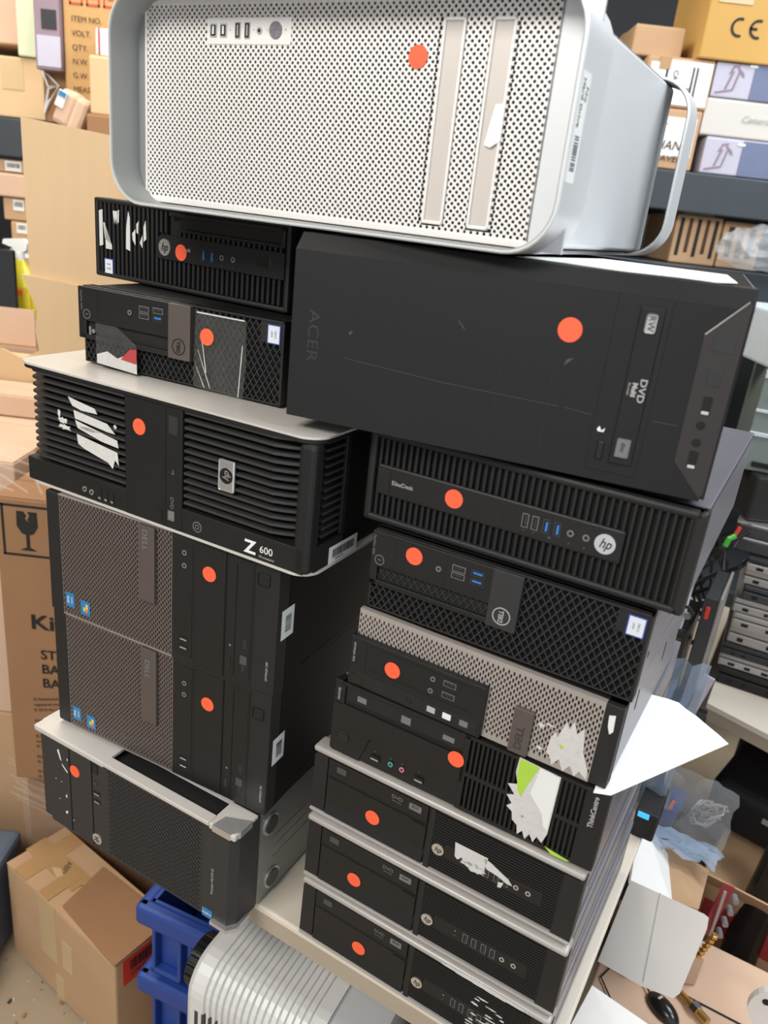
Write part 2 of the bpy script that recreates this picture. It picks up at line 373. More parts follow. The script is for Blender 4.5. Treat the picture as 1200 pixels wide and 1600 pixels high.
# ------------------------------------------------------------------ computers
def small_hp(label, loc, yaw, w=339, h=99, dx=89, dz=34, torn_kind=None, group='silver trimmed desktop computers at the foot of the right stack'):
    t = thing('desktop_computer', label, 'computer', loc, yaw, group)
    k = MB(); k.box(3, w - 3, 20, 379, 3, h - 2, 0, 1.5); k.box(w - 3.2, w - 2.7, 60, 375, 30, 31.5, 1); k.box(w - 3.2, w - 2.7, 30, 375, h - 16, h - 14.5, 1); k.build('case', [STEEL, DARK], t)
    f = MB(); f.box(8, w - 8, 3, 21, 0, h - 8, 0)
    f.prism([(0, 4), (5, 0), (20, 0), (20, 88), (5, 88), (1, 84)], 1, 20, 0)                           # smooth left cheek
    f.prism([(w - 22, 0), (w - 4, 0), (w, 4), (w, 84), (w - 4, 88), (w - 22, 88)], 0, 20, 0)
    f.box(161, 168, -1, 6, 4, 88, 0, .8)
    f.build('bezel', BLK2, t)
    s = MB(); s.box(0, w, -3, 22, 90.5, h, 0, 3.5, 3); o = s.build('silver_trim', SILVT, t, True); o['label'] = 'silver top band'
    s = MB(); s.box(0, w, -2, 22, 0, 4.5, 0, 2, 2); o = s.build('silver_trim', SILVT, t, True); o['label'] = 'thin silver bottom edge'
    b = MB(); b.box(22, 158, 0, 4, 62, 87, 0, .5); b.box(24, 156, -.3, 0, 63.5, 64.3, 1); b.box(140, 156, -1.2, 0, 56, 59, 0, .5); o = b.build('optical_drive', [BLK, DARK], t)
    text('drive_mark', 'DVD', o, 118, 79, 5, PRINTD, y=-.4); text('drive_mark', 'ReWritable', o, 118, 73.5, 1.8, PRINTD, y=-.4)
    q = MB(); q.box(134, 150, -.3, 0, 74, 82, 0, 1); q.build('drive_badge', PRINTD, o); q = MB(); q.box(34, 48, -.3, 0, 74, 82, 0, 1); q.build('drive_badge', PRINTF, o)
    text('drive_mark', 'RW', o, 142, 78, 4, BLK, y=-.5)
    b = MB(); b.box(22, 158, .5, 4, 24, 60, 0, .5); b.prism([(-1, 6), (3, 22), (3, 6)], 22, 158, 0, 'x'); b.build('bay_cover', BLK, t)
    g = MB()
    z = 8
    while z < 87:
        if 31 < z < 48:
            g.box(168, 184, -.6, 4, z, z + 1.7, 0); g.box(302, 318, -.6, 4, z, z + 1.7, 0)
        else: g.box(168, 318, -.6, 4, z, z + 1.7, 0)
        z += 3.6
    g.build('grille', BLK2, t)
    p = MB(); p.box(184, 302, -.4, 3, 30, 49, 0, 1); p.build('port_panel', BLK, t)
    for x in (226, 237, 249, 260): usb(t, x, 40, True, None, -.4, 4.5, 11)
    jack(t, 272, 40, -.4, 3.1, SILVB); jack(t, 286, 40, -.4, 3.1, SILVB)
    text('port_mark', '+', t, 213, 43, 3, PRINT, y=-.5); text('port_mark', '-', t, 213, 37, 3, PRINT, y=-.5)
    hplogo(t, 177, 38, 7.5, -1.2); dot(t, dx, dz, 0)
    for fx in (25, w - 25):
        for fy in (50, 330):
            b = MB(); b.cyl(fx, fy, 9, -2.0, 3, axis='z', n=16); b.build('foot', RUB, t)
    if torn_kind == 'mid':
        torn(t, [jag(196, 236, 38, 60, 3, 4, 5), [(232, 58), (240, 56), (262, 46), (268, 40), (262, 39), (250, 43), (236, 45)], ruggedblob(222, 38, 30, 10, 9), [(252, 36), (258, 38), (256, 30), (252, 29)]], -.9)
        torn(t, [ruggedblob(243, 98.5, 36, 2.4, 4)], -3.4)
    if torn_kind == 'right':
        torn(t, [ruggedblob(262 + random.uniform(-14, 26), 8 + k * 5, random.uniform(5, 14), 2.2, 50 + k) for k in range(14)] + [ruggedblob(252, 60, 9, 3, 99), ruggedblob(272, 66, 12, 2, 98)], -.9)
        torn(t, [ruggedblob(258, 95, 110, 6, 41, 40, .15)], -3.3)
    return t

def loc(x, y, z): return (x, y, z + TABLE)
small_hp('lowest black and silver slim desktop, partly cut by the bottom of the picture', loc(0, 0, .0022), -28.6, dx=92, torn_kind='right')
small_hp('black and silver slim desktop computer, second from the bottom of the right stack', loc(-.0004, .002, .1035), -28.15, dx=74)
small_hp('black and silver slim desktop with torn white label, third from the stack bottom', loc(-.0006, .0078, .2048), -28.1, dx=89, torn_kind='mid')

def think():
    w, h = 323, 98
    t = thing('desktop_computer', 'black slim desktop with a green and white torn label and vertical ribs', 'computer', loc(.0173, .0009, .3062), -27.94)
    k = MB(); k.box(3, w - 2, 14, 375, 2, h, 0, 1.2); k.box(w - 2.2, w - 1.6, 90, 370, 40, 41.2, 1); k.build('case', [STEEL, DARK], t)
    f = MB(); f.box(2, w, 6, 16, 0, h, 0, 1)
    f.prism([(0, 2), (3, 0), (40, 0), (52, 36), (170, 36), (170, 68), (0, 68)], 0, 8, 0)
    f.box(38, 172, 2, 8, 0, 40, 0)
    f.box(0, 14, 0, 8, 66, h, 0, 1); f.box(10, 172, 0, 8, 93, h, 0); f.box(166, 173, 0, 8, 0, h, 0, .6); f.box(299, w, 0, 12, 0, h, 0, 1.5)
    f.box(172, 300, 0, 8, 0, 5, 0); f.box(172, 300, 0, 8, h - 4, h, 0); f.box(172, 300, -.2, 8, 46, 51, 0); f.build('bezel', BLK, t)
    b = MB(); b.box(14, 166, 3, 8, 68, 93, 0, .5); b.box(18, 162, 2.4, 3.2, 71, 72, 1); b.box(30, 42, 2, 3, 78, 85, 2); b.box(88, 100, 2, 3, 76, 85, 2); b.box(140, 154, 2, 3, 78, 84, 2)
    b.build('optical_drive', [BLK2, DARK, PRINTD], t)
    g = MB(); x = 176
    while x < 297: g.prism([(x, 5), (x + 2.6, 5), (x + 2.6, h - 4), (x, h - 4)], -.3, 7, 0); x += 5.4
    g.build('grille', BLK, t)
    b = MB(); b.cyl(17, 24, 8, -.6, 1, 0, 24); b.box(9, 25, -.9, -.2, 21, 27, 1, 1); b.build('power_button', [BLKG, BLK2], t)
    usbs(t, 62, 14, y=0); jack(t, 83, 16, 0, 3.2, TEAL); jack(t, 98, 16, 0, 3.2, PINK); usbs(t, 120, 13, y=0)
    for x, s_ in ((62, '+'), (83, 'o'), (98, 'x'), (120, '+')): text('port_mark', s_, t, x, 24, 2.5, PRINTD, y=-.3)
    text('front_lettering', 'ThinkCentre', t, 311, 72, 5.2, PRINT, rot=90, y=-.4, bold=.15)
    text('front_lettering', 'lenovo', t, 7, 80, 4.2, PRINT, rot=-90, y=-.4)
    torn(t, [[(228, 99), (273, 96), (272, 22), (268, 8), (262, 13), (259, 4), (254, 12), (250, 3), (246, 12), (241, 5), (239, 16), (233, 20), (231, 30), (224, 34), (229, 40), (222, 48), (230, 52), (221, 62), (231, 66), (227, 80)]], -.6,
         green=[[(229, 98), (250, 97), (241, 68), (237, 52), (232, 60), (229, 75)]])
    torn(t, [[(251, 96), (272, 94.5), (271, 26), (266, 30), (262, 44), (246, 62)]], -.95, LABEL, name='label_remainder')
    text('handwriting', 'n', t, 243, 30, 4, INK, y=-1.0)
    torn(t, [[(272, 6), (300, 2), (296, 0), (280, 0)]], -.6, GREEN, name='green_scrap')
    dot(t, 160, 62, -.2)
    for fx in (25, w - 25):
        for fy in (50, 320):
            b = MB(); b.cyl(fx, fy, 8, -2.6, 3, axis='z', n=16); b.build('foot', RUB, t)
think()

def mesh_desktop():
    w, h = 296, 94
    t = thing('desktop_computer', 'slim desktop with light grey perforated front and black drive panel, torn label at its right', 'computer', loc(.0372, -.0042, .4078), -28.5)
    k = MB(); k.box(2, w - 1, 16, 312, 0, h - 1, 0, 1.2)
    for yy, zz in ((70, 66), (205, 60)): k.box(w - 1.4, w - .6, yy, yy + 4, zz - 12, zz + 12, 1)
    k.build('case', [STEEL, DARK], t)
    f = MB(); f.box(0, w, 7, 18, 0, h, 1); f.box(278, w, 0, 16, 0, h, 0, 1); f.box(0, 278, 0, 8, h - 1, h, 2); f.box(162, 278, 0, 8, 0, 1, 2); f.build('bezel', [BLK2, DARK, MESHL], t)
    g = MB(); g.perf(1, h - 1, 0, 278, 7.8, 2.95, PILL, 0, 2.2, cols=True); o = g.build('grille', MESHL, t)
    o['label'] = 'light grey perforated front'
    p = MB(); p.box(-4, 162, -7, 4, 0, 62, 0, 1.5); p.box(8, 158, -7.4, -6, 3, 18, 1, .4); p.box(22, 150, -7.3, -6.9, 26, 26.5, 2); p.box(22, 150, -7.3, -6.9, 56, 56.5, 2); p.box(17, 17.5, -7.3, -6.9, 1, 60, 2)
    p.build('drive_panel', [BLK, BLK2, DARK], t)
    b = MB(); b.box(72, 80, -8.2, -7, 6, 12, 0, .5); b.build('eject_button', BLK, t)
    b = MB(); b.box(2, 16, -8, -7, 3, 13, 0, .6); b.build('power_button', BLKG, t)
    for x, m_ in ((104, PRINT), (123, LABEL), (143, PRINTD)):
        b = MB(); b.box(x - 5, x + 5, -7.7, -7.3, 7, 14, 0, .6); b.build('drive_badge', m_, t)
    jack(t, 101, 48, -7.2, 3); jack(t, 100, 33, -7.2, 3); usb(t, 121, 49, False, None, -7.2, 5, 13); usb(t, 121, 35, False, None, -7.2, 5, 13)
    text('front_lettering', 'OPTIPLEX 7010', t, 2, 42, 2.6, PRINT, rot=-90, y=-7.6)
    b = MB(); b.box(193, 214, -5, 4, 0, 54, 0, 1.2); o = b.build('badge_bar', BROWNGR, t); text('logo_letters', 'DELL', o, 203.5, 20, 8, STEELD, rot=90, y=-5.4, bold=.1, sx=1.1)
    torn(t, [[(234, 34), (238, 42), (240, 36), (246, 58), (250, 50), (253, 62), (258, 48), (264, 58), (268, 30), (276, 12), (276, 2), (268, 8), (264, 0), (258, 10), (252, 0), (246, 12), (240, 2), (236, 12), (232, 14)], ruggedblob(222, 42, 7, 6, 8), ruggedblob(231, 46, 10, 2, 12), ruggedblob(224, 16, 6, 4, 13)], -.4,
         green=[[(243, 30), (249, 28), (246, 24)]])
    torn(t, [[(283, 82), (289, 84), (290, 66), (287, 62), (284, 70)]], -.3, LABEL)
    dot(t, 52, 38, -7.2)
mesh_desktop()

def lattice(t, x0, x1, z0, z1, px, pz, y, m, name='grille', skip=None):
    """diamond lattice of real crossing bars"""
    g = MB(); a = math.atan2(pz, px); L = []
    for sgn in (1, -1):
        c = -(z1 - z0) * px / pz
        while c < (x1 - x0) + (z1 - z0) * px / pz:
            # line x = x0 + c + t*px*sgn..., clip
            pts = []
            N = 60
            if sgn == 1: xa = x0 + c; xb = xa + (z1 - z0) * px / pz
            else: xa = x0 + c; xb = xa - (z1 - z0) * px / pz
            za, zb = z0, z1
            def cl(xa, za, xb, zb):
                if xa == xb: return None
                tt = sorted(((x0 - xa) / (xb - xa), (x1 - xa) / (xb - xa))); t0, t1 = max(0, tt[0]), min(1, tt[1])
                if t1 - t0 < .02: return None
                return (xa + (xb - xa) * t0, za + (zb - za) * t0, xa + (xb - xa) * t1, za + (zb - za) * t1)
            q = cl(xa, za, xb, zb)
            if q:
                nx_, nz_ = -(q[3] - q[1]), (q[2] - q[0]); l = math.hypot(nx_, nz_); nx_ *= .55 / l; nz_ *= .55 / l
                dy = 0 if sgn == 1 else .25
                g.prism([(q[0] - nx_, q[1] - nz_), (q[2] - nx_, q[3] - nz_), (q[2] + nx_, q[3] + nz_), (q[0] + nx_, q[1] + nz_)], y + dy, y + dy + 3, 0)
            c += px
    return g.build(name, m, t)

def lattice_desktop(label, lc, yaw, upper, casem):
    w, h = 293, 93
    t = thing('desktop_computer', label, 'computer', lc, yaw)
    k = MB(); k.box(2, w - 1, 14, 292, 0, h - 1, 0, 1.2)
    for yy in (40, 150): k.box(w - 1.4, w - .6, yy, yy + 4, 30, 36, 1)
    k.box(w - 1.4, w - .6, 20, 24, 82, 90, 1); k.build('case', [casem, DARK], t)
    f = MB(); f.box(0, w, 7, 16, 0, h, 1)
    for a in ((0, w, 0, 2), (0, w, h - 2.5, h)): f.box(a[0], a[1], 0, 12, a[2], a[3], 0, .6)
    f.box(0, 2.5, 0, 12, 0, h, 0, .6); f.box(w - 3, w, 0, 12, 0, h, 0, .6)
    f.box(262, w - 2, .5, 10, 68, h - 2, 0)
    f.build('bezel', [BLK2, DARK], t)
    lattice(t, 2, w - 2, 2, h - 2, 8.2, 12.5, .6, DGR)
    y0 = -6 if upper else -3
    p = MB(); p.box(-3 if upper else 0, 139, y0, 4, 52, h - 1, 0, 1); p.box(-3 if upper else 0, 9, y0, 4, 30, 54, 0, 1); p.box(9, 137, y0 + 5, 4, 36, 52, 1); p.box(0, 139, y0, 4, 30, 36, 0, .8)
    p.box(28, 28.6, y0 - .2, y0 + 1, 54, h - 2, 1); p.box(88 if not upper else 30, 88.4 if not upper else 30.4, y0 - .2, y0 + 1, 56, h - 4, 1)
    p.build('drive_panel', [BLK, DARK], t)
    b = MB(); b.box(138, 170, y0 - .6, 4, 29, h - 1, 0, .8); o = b.build('badge_block', BROWNGR if upper else DGR, t)
    ringlogo(o, 154, 44, 9.5, y0 - .6, 90, DARK if upper else PRINT)
    for x, z, c_ in ((102, 79, None), (102, 71, None), (123, 80, None if upper else BLUEP), (123, 71, BLUEP)): usb(t, x, z, False, c_, y0 - .3, 5, 13)
    jack(t, 80, 72, y0 - .2, 3)
    b = MB(); b.ring(11, 60, 5, 5.8, y0 - .3, y0 + .2, 0); b.box(9, 13, y0 - .4, y0, 59.6, 60.4, 0); b.build('power_button', PRINTD, t)
    text('front_lettering', 'OptiPlex 3050', t, 3, 76, 2.8, PRINTD, rot=-90, y=y0 - .4)
    sticker(t, 280, 78, 17, 21, 'intel', -.6, rot=90)
    if upper:
        q = MB(); q.prism([(26, 3), (91, 0), (91, 34), (60, 52), (26, 52)], y0 - 1.4, y0 - 1.1, 0); q.prism([(27, 3), (91, 0), (91, 16), (74, 20), (60, 14), (44, 20), (27, 14)], y0 - 1.2, y0 - .9, 1); q.prism([(66, 14), (91, 12), (91, 30), (80, 28)], y0 - 1.6, y0 - 1.3, 2)
        o = q.build('tape_strip', [CTAPE, TORN, MAROON], t); o['label'] = 'clear tape with a torn white and red label'
        q = MB(); q.prism([(172, 4), (178, 0), (243, -1), (246, 40), (244, 87), (174, 89)], -2.0, -1.6, 0); o = q.build('tape_strip', [CTAPE], t); o['label'] = 'wide clear tape over the grille'
        q = MB()
        for (a, b_, c_, d_) in ((178, 45, 196, 3), (183, 60, 190, 20), (240, 60, 236, 0), (176, 25, 188, 2)): q.prism([(a, b_), (a + 1, b_ - 1), (c_ + 1.2, d_), (c_, d_)], -2.3, -2.1, 0)
        q.box(176, 242, -2.3, -2.1, 86, 87.5, 0); q.build('tape_crease', TORN, t)
        dot(t, 191, 61, -2.2); b = MB(); b.box(15, 18, y0 - 1, y0, 36, 46, 0); b.cyl(22, 41, 2.6, y0 - 1, y0, 0); b.build('latch', SILVB, t)
    else:
        dot(t, 51, 77, y0 - .2)
    for fx in (25, w - 25):
        for fy in (40, 260):
            b = MB(); b.cyl(fx, fy, 8, -2.2, 3, axis='z', n=16); b.build('foot', RUB, t)
    return t
lattice_desktop('slim desktop with diamond lattice front in the right stack, above the light grey perforated one', loc(.0435, -.0044, .5058), -27.37, False, STEEL)

def ribbed_elite():
    w, h = 336, 100
    t = thing('desktop_computer', 'black ribbed slim desktop with round silver logo directly under the big tower on the right', 'computer', loc(.0286, .014, .6022), -27.66)
    k = MB(); k.box(2, w - 2, 16, 381, 0, h - 1, 0, 1.2); k.box(w - 2.2, w - 1.5, 30, 378, h - 4.5, h - 3.5, 1); k.build('case', [STEEL, DARK], t)
    f = MB(); f.box(0, w, 6, 18, 0, h, 1, 1)
    f.box(0, 9, -1, 16, 0, h, 0, 3); f.box(w - 11, w, -1, 16, 0, h, 0, 3); f.box(2, w - 2, -1, 16, 0, 8, 0, 3); f.box(2, w - 2, -1, 16, h - 8, h, 0, 3); f.build('bezel', [BLK2, DARK], t)
    g = MB(); x = 12
    while x < 323: g.box(x, x + 3.4, .4, 8, 7, h - 7, 0, .8, 1); x += 6.9
    g.build('grille', BLK2, t)
    p = MB(); p.box(13, 273, -1.5, 4, 32, 65, 0, 2); p.box(14, 28, -1.8, -1, 34, 62, 1); p.box(157, 157.5, -1.8, -1.2, 34, 63, 1); p.box(29, 29.4, -1.8, -1.2, 34, 62, 1); p.build('port_panel', [BLK, BLKG], t)
    text('front_lettering', 'EliteDesk', t, 44, 48, 4.6, PRINT, y=-1.8)
    dot(t, 103, 50, -1.7, 9.8)
    for x, c_ in ((179, None), (189, None), (200, BLUEP), (211, BLUEP)): usb(t, x, 49, True, c_, -1.6, 5, 12.5)
    jack(t, 224, 49, -1.6, 3.3); jack(t, 239, 49, -1.6, 3.3); hplogo(t, 257, 48.5, 9.8, -2.0)
    for x, s_ in ((179, '+'), (189, '+'), (205, 'SS'), (224, 'o'), (239, 'o')): text('port_mark', s_, t, x, 39, 2.2, PRINTD, y=-1.8)
    for fx in (25, w - 25):
        for fy in (50, 330):
            b = MB(); b.cyl(fx, fy, 8, -3.4, 3, axis='z', n=16); b.build('foot', RUB, t)
ribbed_elite()

def ribbed_pro():
    w, h = 330, 98
    t = thing('desktop_computer', 'black ribbed slim desktop with white label scraps, topmost of the left stack', 'computer', loc(-.3691, .3079, .7902), -30.5)
    k = MB(); k.box(2, w - 2, 18, 360, 0, h - 1, 0, 1.2); k.build('case', [CASEB], t)
    f = MB(); f.box(0, w, 7, 20, 0, h, 1, 1); f.box(0, 7, -1, 16, 0, h, 0, 2.5); f.box(w - 7, w, -1, 16, 0, h, 0, 2.5); f.box(2, w - 2, -1, 16, 0, 6, 0, 2.5); f.box(2, w - 2, -1, 16, h - 6, h, 0, 2.5); f.build('bezel', [BLK2, DARK], t)
    g = MB(); x = 9
    while x < 320:
        if x > 132: 
            g.box(x, x + 4, .2, 8, 6, 36, 0, .9, 1)
            if x > 150: g.box(x, x + 4, .2, 8, 63, 71, 0, .9, 1)
        elif x > 116: g.box(x, x + 4, .2, 8, 6, 36, 0, .9, 1); g.box(x, x + 4, .2, 8, 66, h - 6, 0, .9, 1)
        else: g.box(x, x + 4, .2, 8, 5, h - 5, 0, .9, 1)
        x += 8
    g.build('grille', BLK2, t)
    p = MB(); p.prism([(116, 36), (323, 36), (323, 65), (140, 65), (124, 64), (116, 56)], -1.2, 6, 0); p.build('port_panel', BLK, t)
    b = MB(); b.box(138, 322, -1, 6, 87, 92, 0, 1); b.box(150, 322, -.5, 6, 70, 74, 0, 1); b.box(152, 318, 4, 7, 74, 87, 1); b.box(316, 322, -1, 6, 70, 92, 0, 1); o = b.build('optical_drive', [BLK, BLKG], t)
    hplogo(t, 132, 50, 10, -1.6); text('front_lettering', 'ProDesk', t, 165, 51, 4.6, PRINT, y=-1.5); dot(t, 161, 47, -1.8)
    for x in (198, 212): usb(t, x, 48, True, BLUEP, -1.3, 5.2, 13)
    jack(t, 228, 49, -1.3, 3.2); jack(t, 246, 49, -1.3, 3.2)
    for x in (228, 246): text('port_mark', 'o', t, x, 40, 2, PRINTD, y=-1.5)
    b = MB(); b.box(281, 303, -1.6, 0, 47, 58, 0, 1); b.build('power_button', BLKG, t)
    sticker(t, 26, 14, 17, 20, 'intel', -.3)
    P = [[(9, 82), (16, 84), (16, 40), (9, 38)], [(17, 68), (20, 68), (21, 36), (33, 36), (33, 42), (26, 50), (20, 48)], jag(36, 46, 68, 84, 5, 6, 3), [(44, 84), (48, 86), (47, 70), (44, 72)],
         [(60, 40), (68, 38), (68, 78), (65, 86), (61, 66)], [(72, 60), (78, 66), (78, 46), (73, 52)], [(80, 72), (84, 76), (83, 60), (80, 62)], [(86, 50), (91, 60), (91, 44)], [(93, 70), (97, 78), (98, 56), (93, 52)]]
    torn(t, P, -.2)
    for fx in (25, w - 25):
        for fy in (40, 320):
            b = MB(); b.cyl(fx, fy, 8, -1.2, 3, axis='z', n=16); b.build('foot', RUB, t)
ribbed_pro()
lattice_desktop('black slim desktop with diamond lattice front and taped label, standing on the silver topped workstation', loc(-.3443, .201, .6962), -24.4, True, CASEB)

def big_tower():
    w, h = 407, 178
    t = thing('tower_computer', 'large plain black tower computer lying on its side under the silver perforated tower', 'computer', loc(-.0600, .0072, .7076), -19.74)
    k = MB(); k.box(3, w - 2, 34, 400, 2, h - 1, 0, 1); k.box(w - 3, w - .5, 34, 398, 2, h - 1, 1, .6); k.box(w - 20, w, 34, 40, 0, h, 1, .6); k.build('case', [CASEB, STEEL], t)
    f = MB(); f.prism([(0, 1), (3, 0), (34, 0), (34, h), (14, h), (0, 163)], 0, w - 4, 0, 'x')
    f.prism([(0, 3), (34, 0), (34, h), (14, h), (2, 163)], w - 4, w, 0, 'x')
    f.build('bezel', FACE, t)
    l = MB()
    for x, a, b_ in ((260, 13, 163), (184, 36, 140), (213, 38, 140)): l.box(x, x + .5, -.15, .5, a, b_, 0)
    l.box(184, 213, -.15, .5, 139.6, 140, 0); l.box(184, 213, -.15, .5, 36, 36.4, 0); l.box(10, 400, -.15, .5, 162.6, 163, 0)
    l.build('panel_seam', BLKG, t)
    d = MB(); d.box(302.5, 347.5, -.1, 1, 9.5, 162.5, 1); d.box(303, 347, -.5, 1, 10, 162, 0, .3); d.box(321.5, 342.5, -.6, 0, 18.5, 155.5, 1, .2); d.box(322, 342, -1.3, 0, 19, 155, 0, 1); o = d.build('optical_drive', [FACE, DARK], t)
    q = MB(); q.box(328, 337, -1.6, -1.2, 134, 150, 0, 2); q.build('drive_badge', PRINT, o); text('drive_mark', 'RW', o, 332.5, 142, 5.5, BLK, rot=-90, y=-1.8)
    text('drive_mark', 'DVD', o, 337, 86, 5.6, PRINT, rot=-90, y=-1.6, sx=1.25, bold=.1); text('drive_mark', 'Multi', o, 330.5, 86, 4.2, PRINT, rot=-90, y=-1.6, bold=.25); text('drive_mark', 'Recorder', o, 326, 86, 2, PRINT, rot=-90, y=-1.6)
    q = MB(); q.box(326, 338, -1.6, -1.2, 26, 43, 0, 1); q.build('drive_badge', PRINTD, o); text('drive_mark', 'disc', o, 332, 35, 4, BLK, rot=-90, y=-1.8)
    q = MB(); q.box(310, 316, -1.4, 0, 20, 37, 0, 1.2); q.build('eject_button', BLK, o)
    p = MB(); p.prism([(402, 169), (375, 140), (376, 32), (402, 4), (405, 8), (405, 166)], -.5, 2, 0); o = p.build('control_panel', PANEL, t)
    e = MB(); e.prism([(375, 140), (402, 169), (402.3, 168.5), (375.6, 139.5)], -.9, -.5, 0); e.build('panel_highlight', SILV, o)
    b = MB(); b.prism([(382, 128), (383, 140), (391, 147), (400, 147), (400, 127)], -.9, -.4, 0); b.build('power_button', DGR, o)
    b = MB(); b.box(385, 396, -.9, -.4, 100, 114, 0, .3); b.build('reset_button', DGR, o)
    usbs(o, 390, 83, True, -.7, 7, 15); usbs(o, 390, 36, True, -.7, 7, 15)
    for z in (66, 51): b = MB(); b.cyl(389.5, z, 3.6, -.9, 0, 0, 24); b.build('audio_jack', DARK, o)
    text('front_lettering', 'ACER', t, 24, 84, 12, PRINTG, rot=-90, y=-.3, sx=1.2)
    s = MB()
    for (a, b_, c_, d_) in ((60, 68, 160, 62), (160, 62, 270, 60), (276, 60, 300, 58), (351, 62, 372, 62)): s.prism([(a, b_), (c_, d_), (c_, d_ + .35), (a, b_ + .35)], -.35, 0, 0)
    s.prism([(62, 92), (64, 91), (66, 95), (63, 94)], -.35, 0, 0); s.prism([(168, 120), (175, 113), (175.5, 113.5), (168.5, 120.5)], -.35, 0, 0); s.prism([(268, 96), (276, 104), (270, 102)], -.3, 0, 0)
    s.build('scratches', PRINTF, t)
    q = MB(); q.prism([(307, 47), (309, 50), (311, 46), (314, 49), (313, 45), (308, 45)], -.9, -.4, 0); q.build('paint_chip', LABEL, t)
    dot(t, 268, 127, -.3, 10.5)
    for fx in (35, w - 60):
        for fy in (60, 350):
            b = MB(); b.cyl(fx, fy, 9, -3.6 if fx > 100 else -13.8, 3, axis='z', n=16); b.build('foot', RUB, t)
    return t
big_tower()

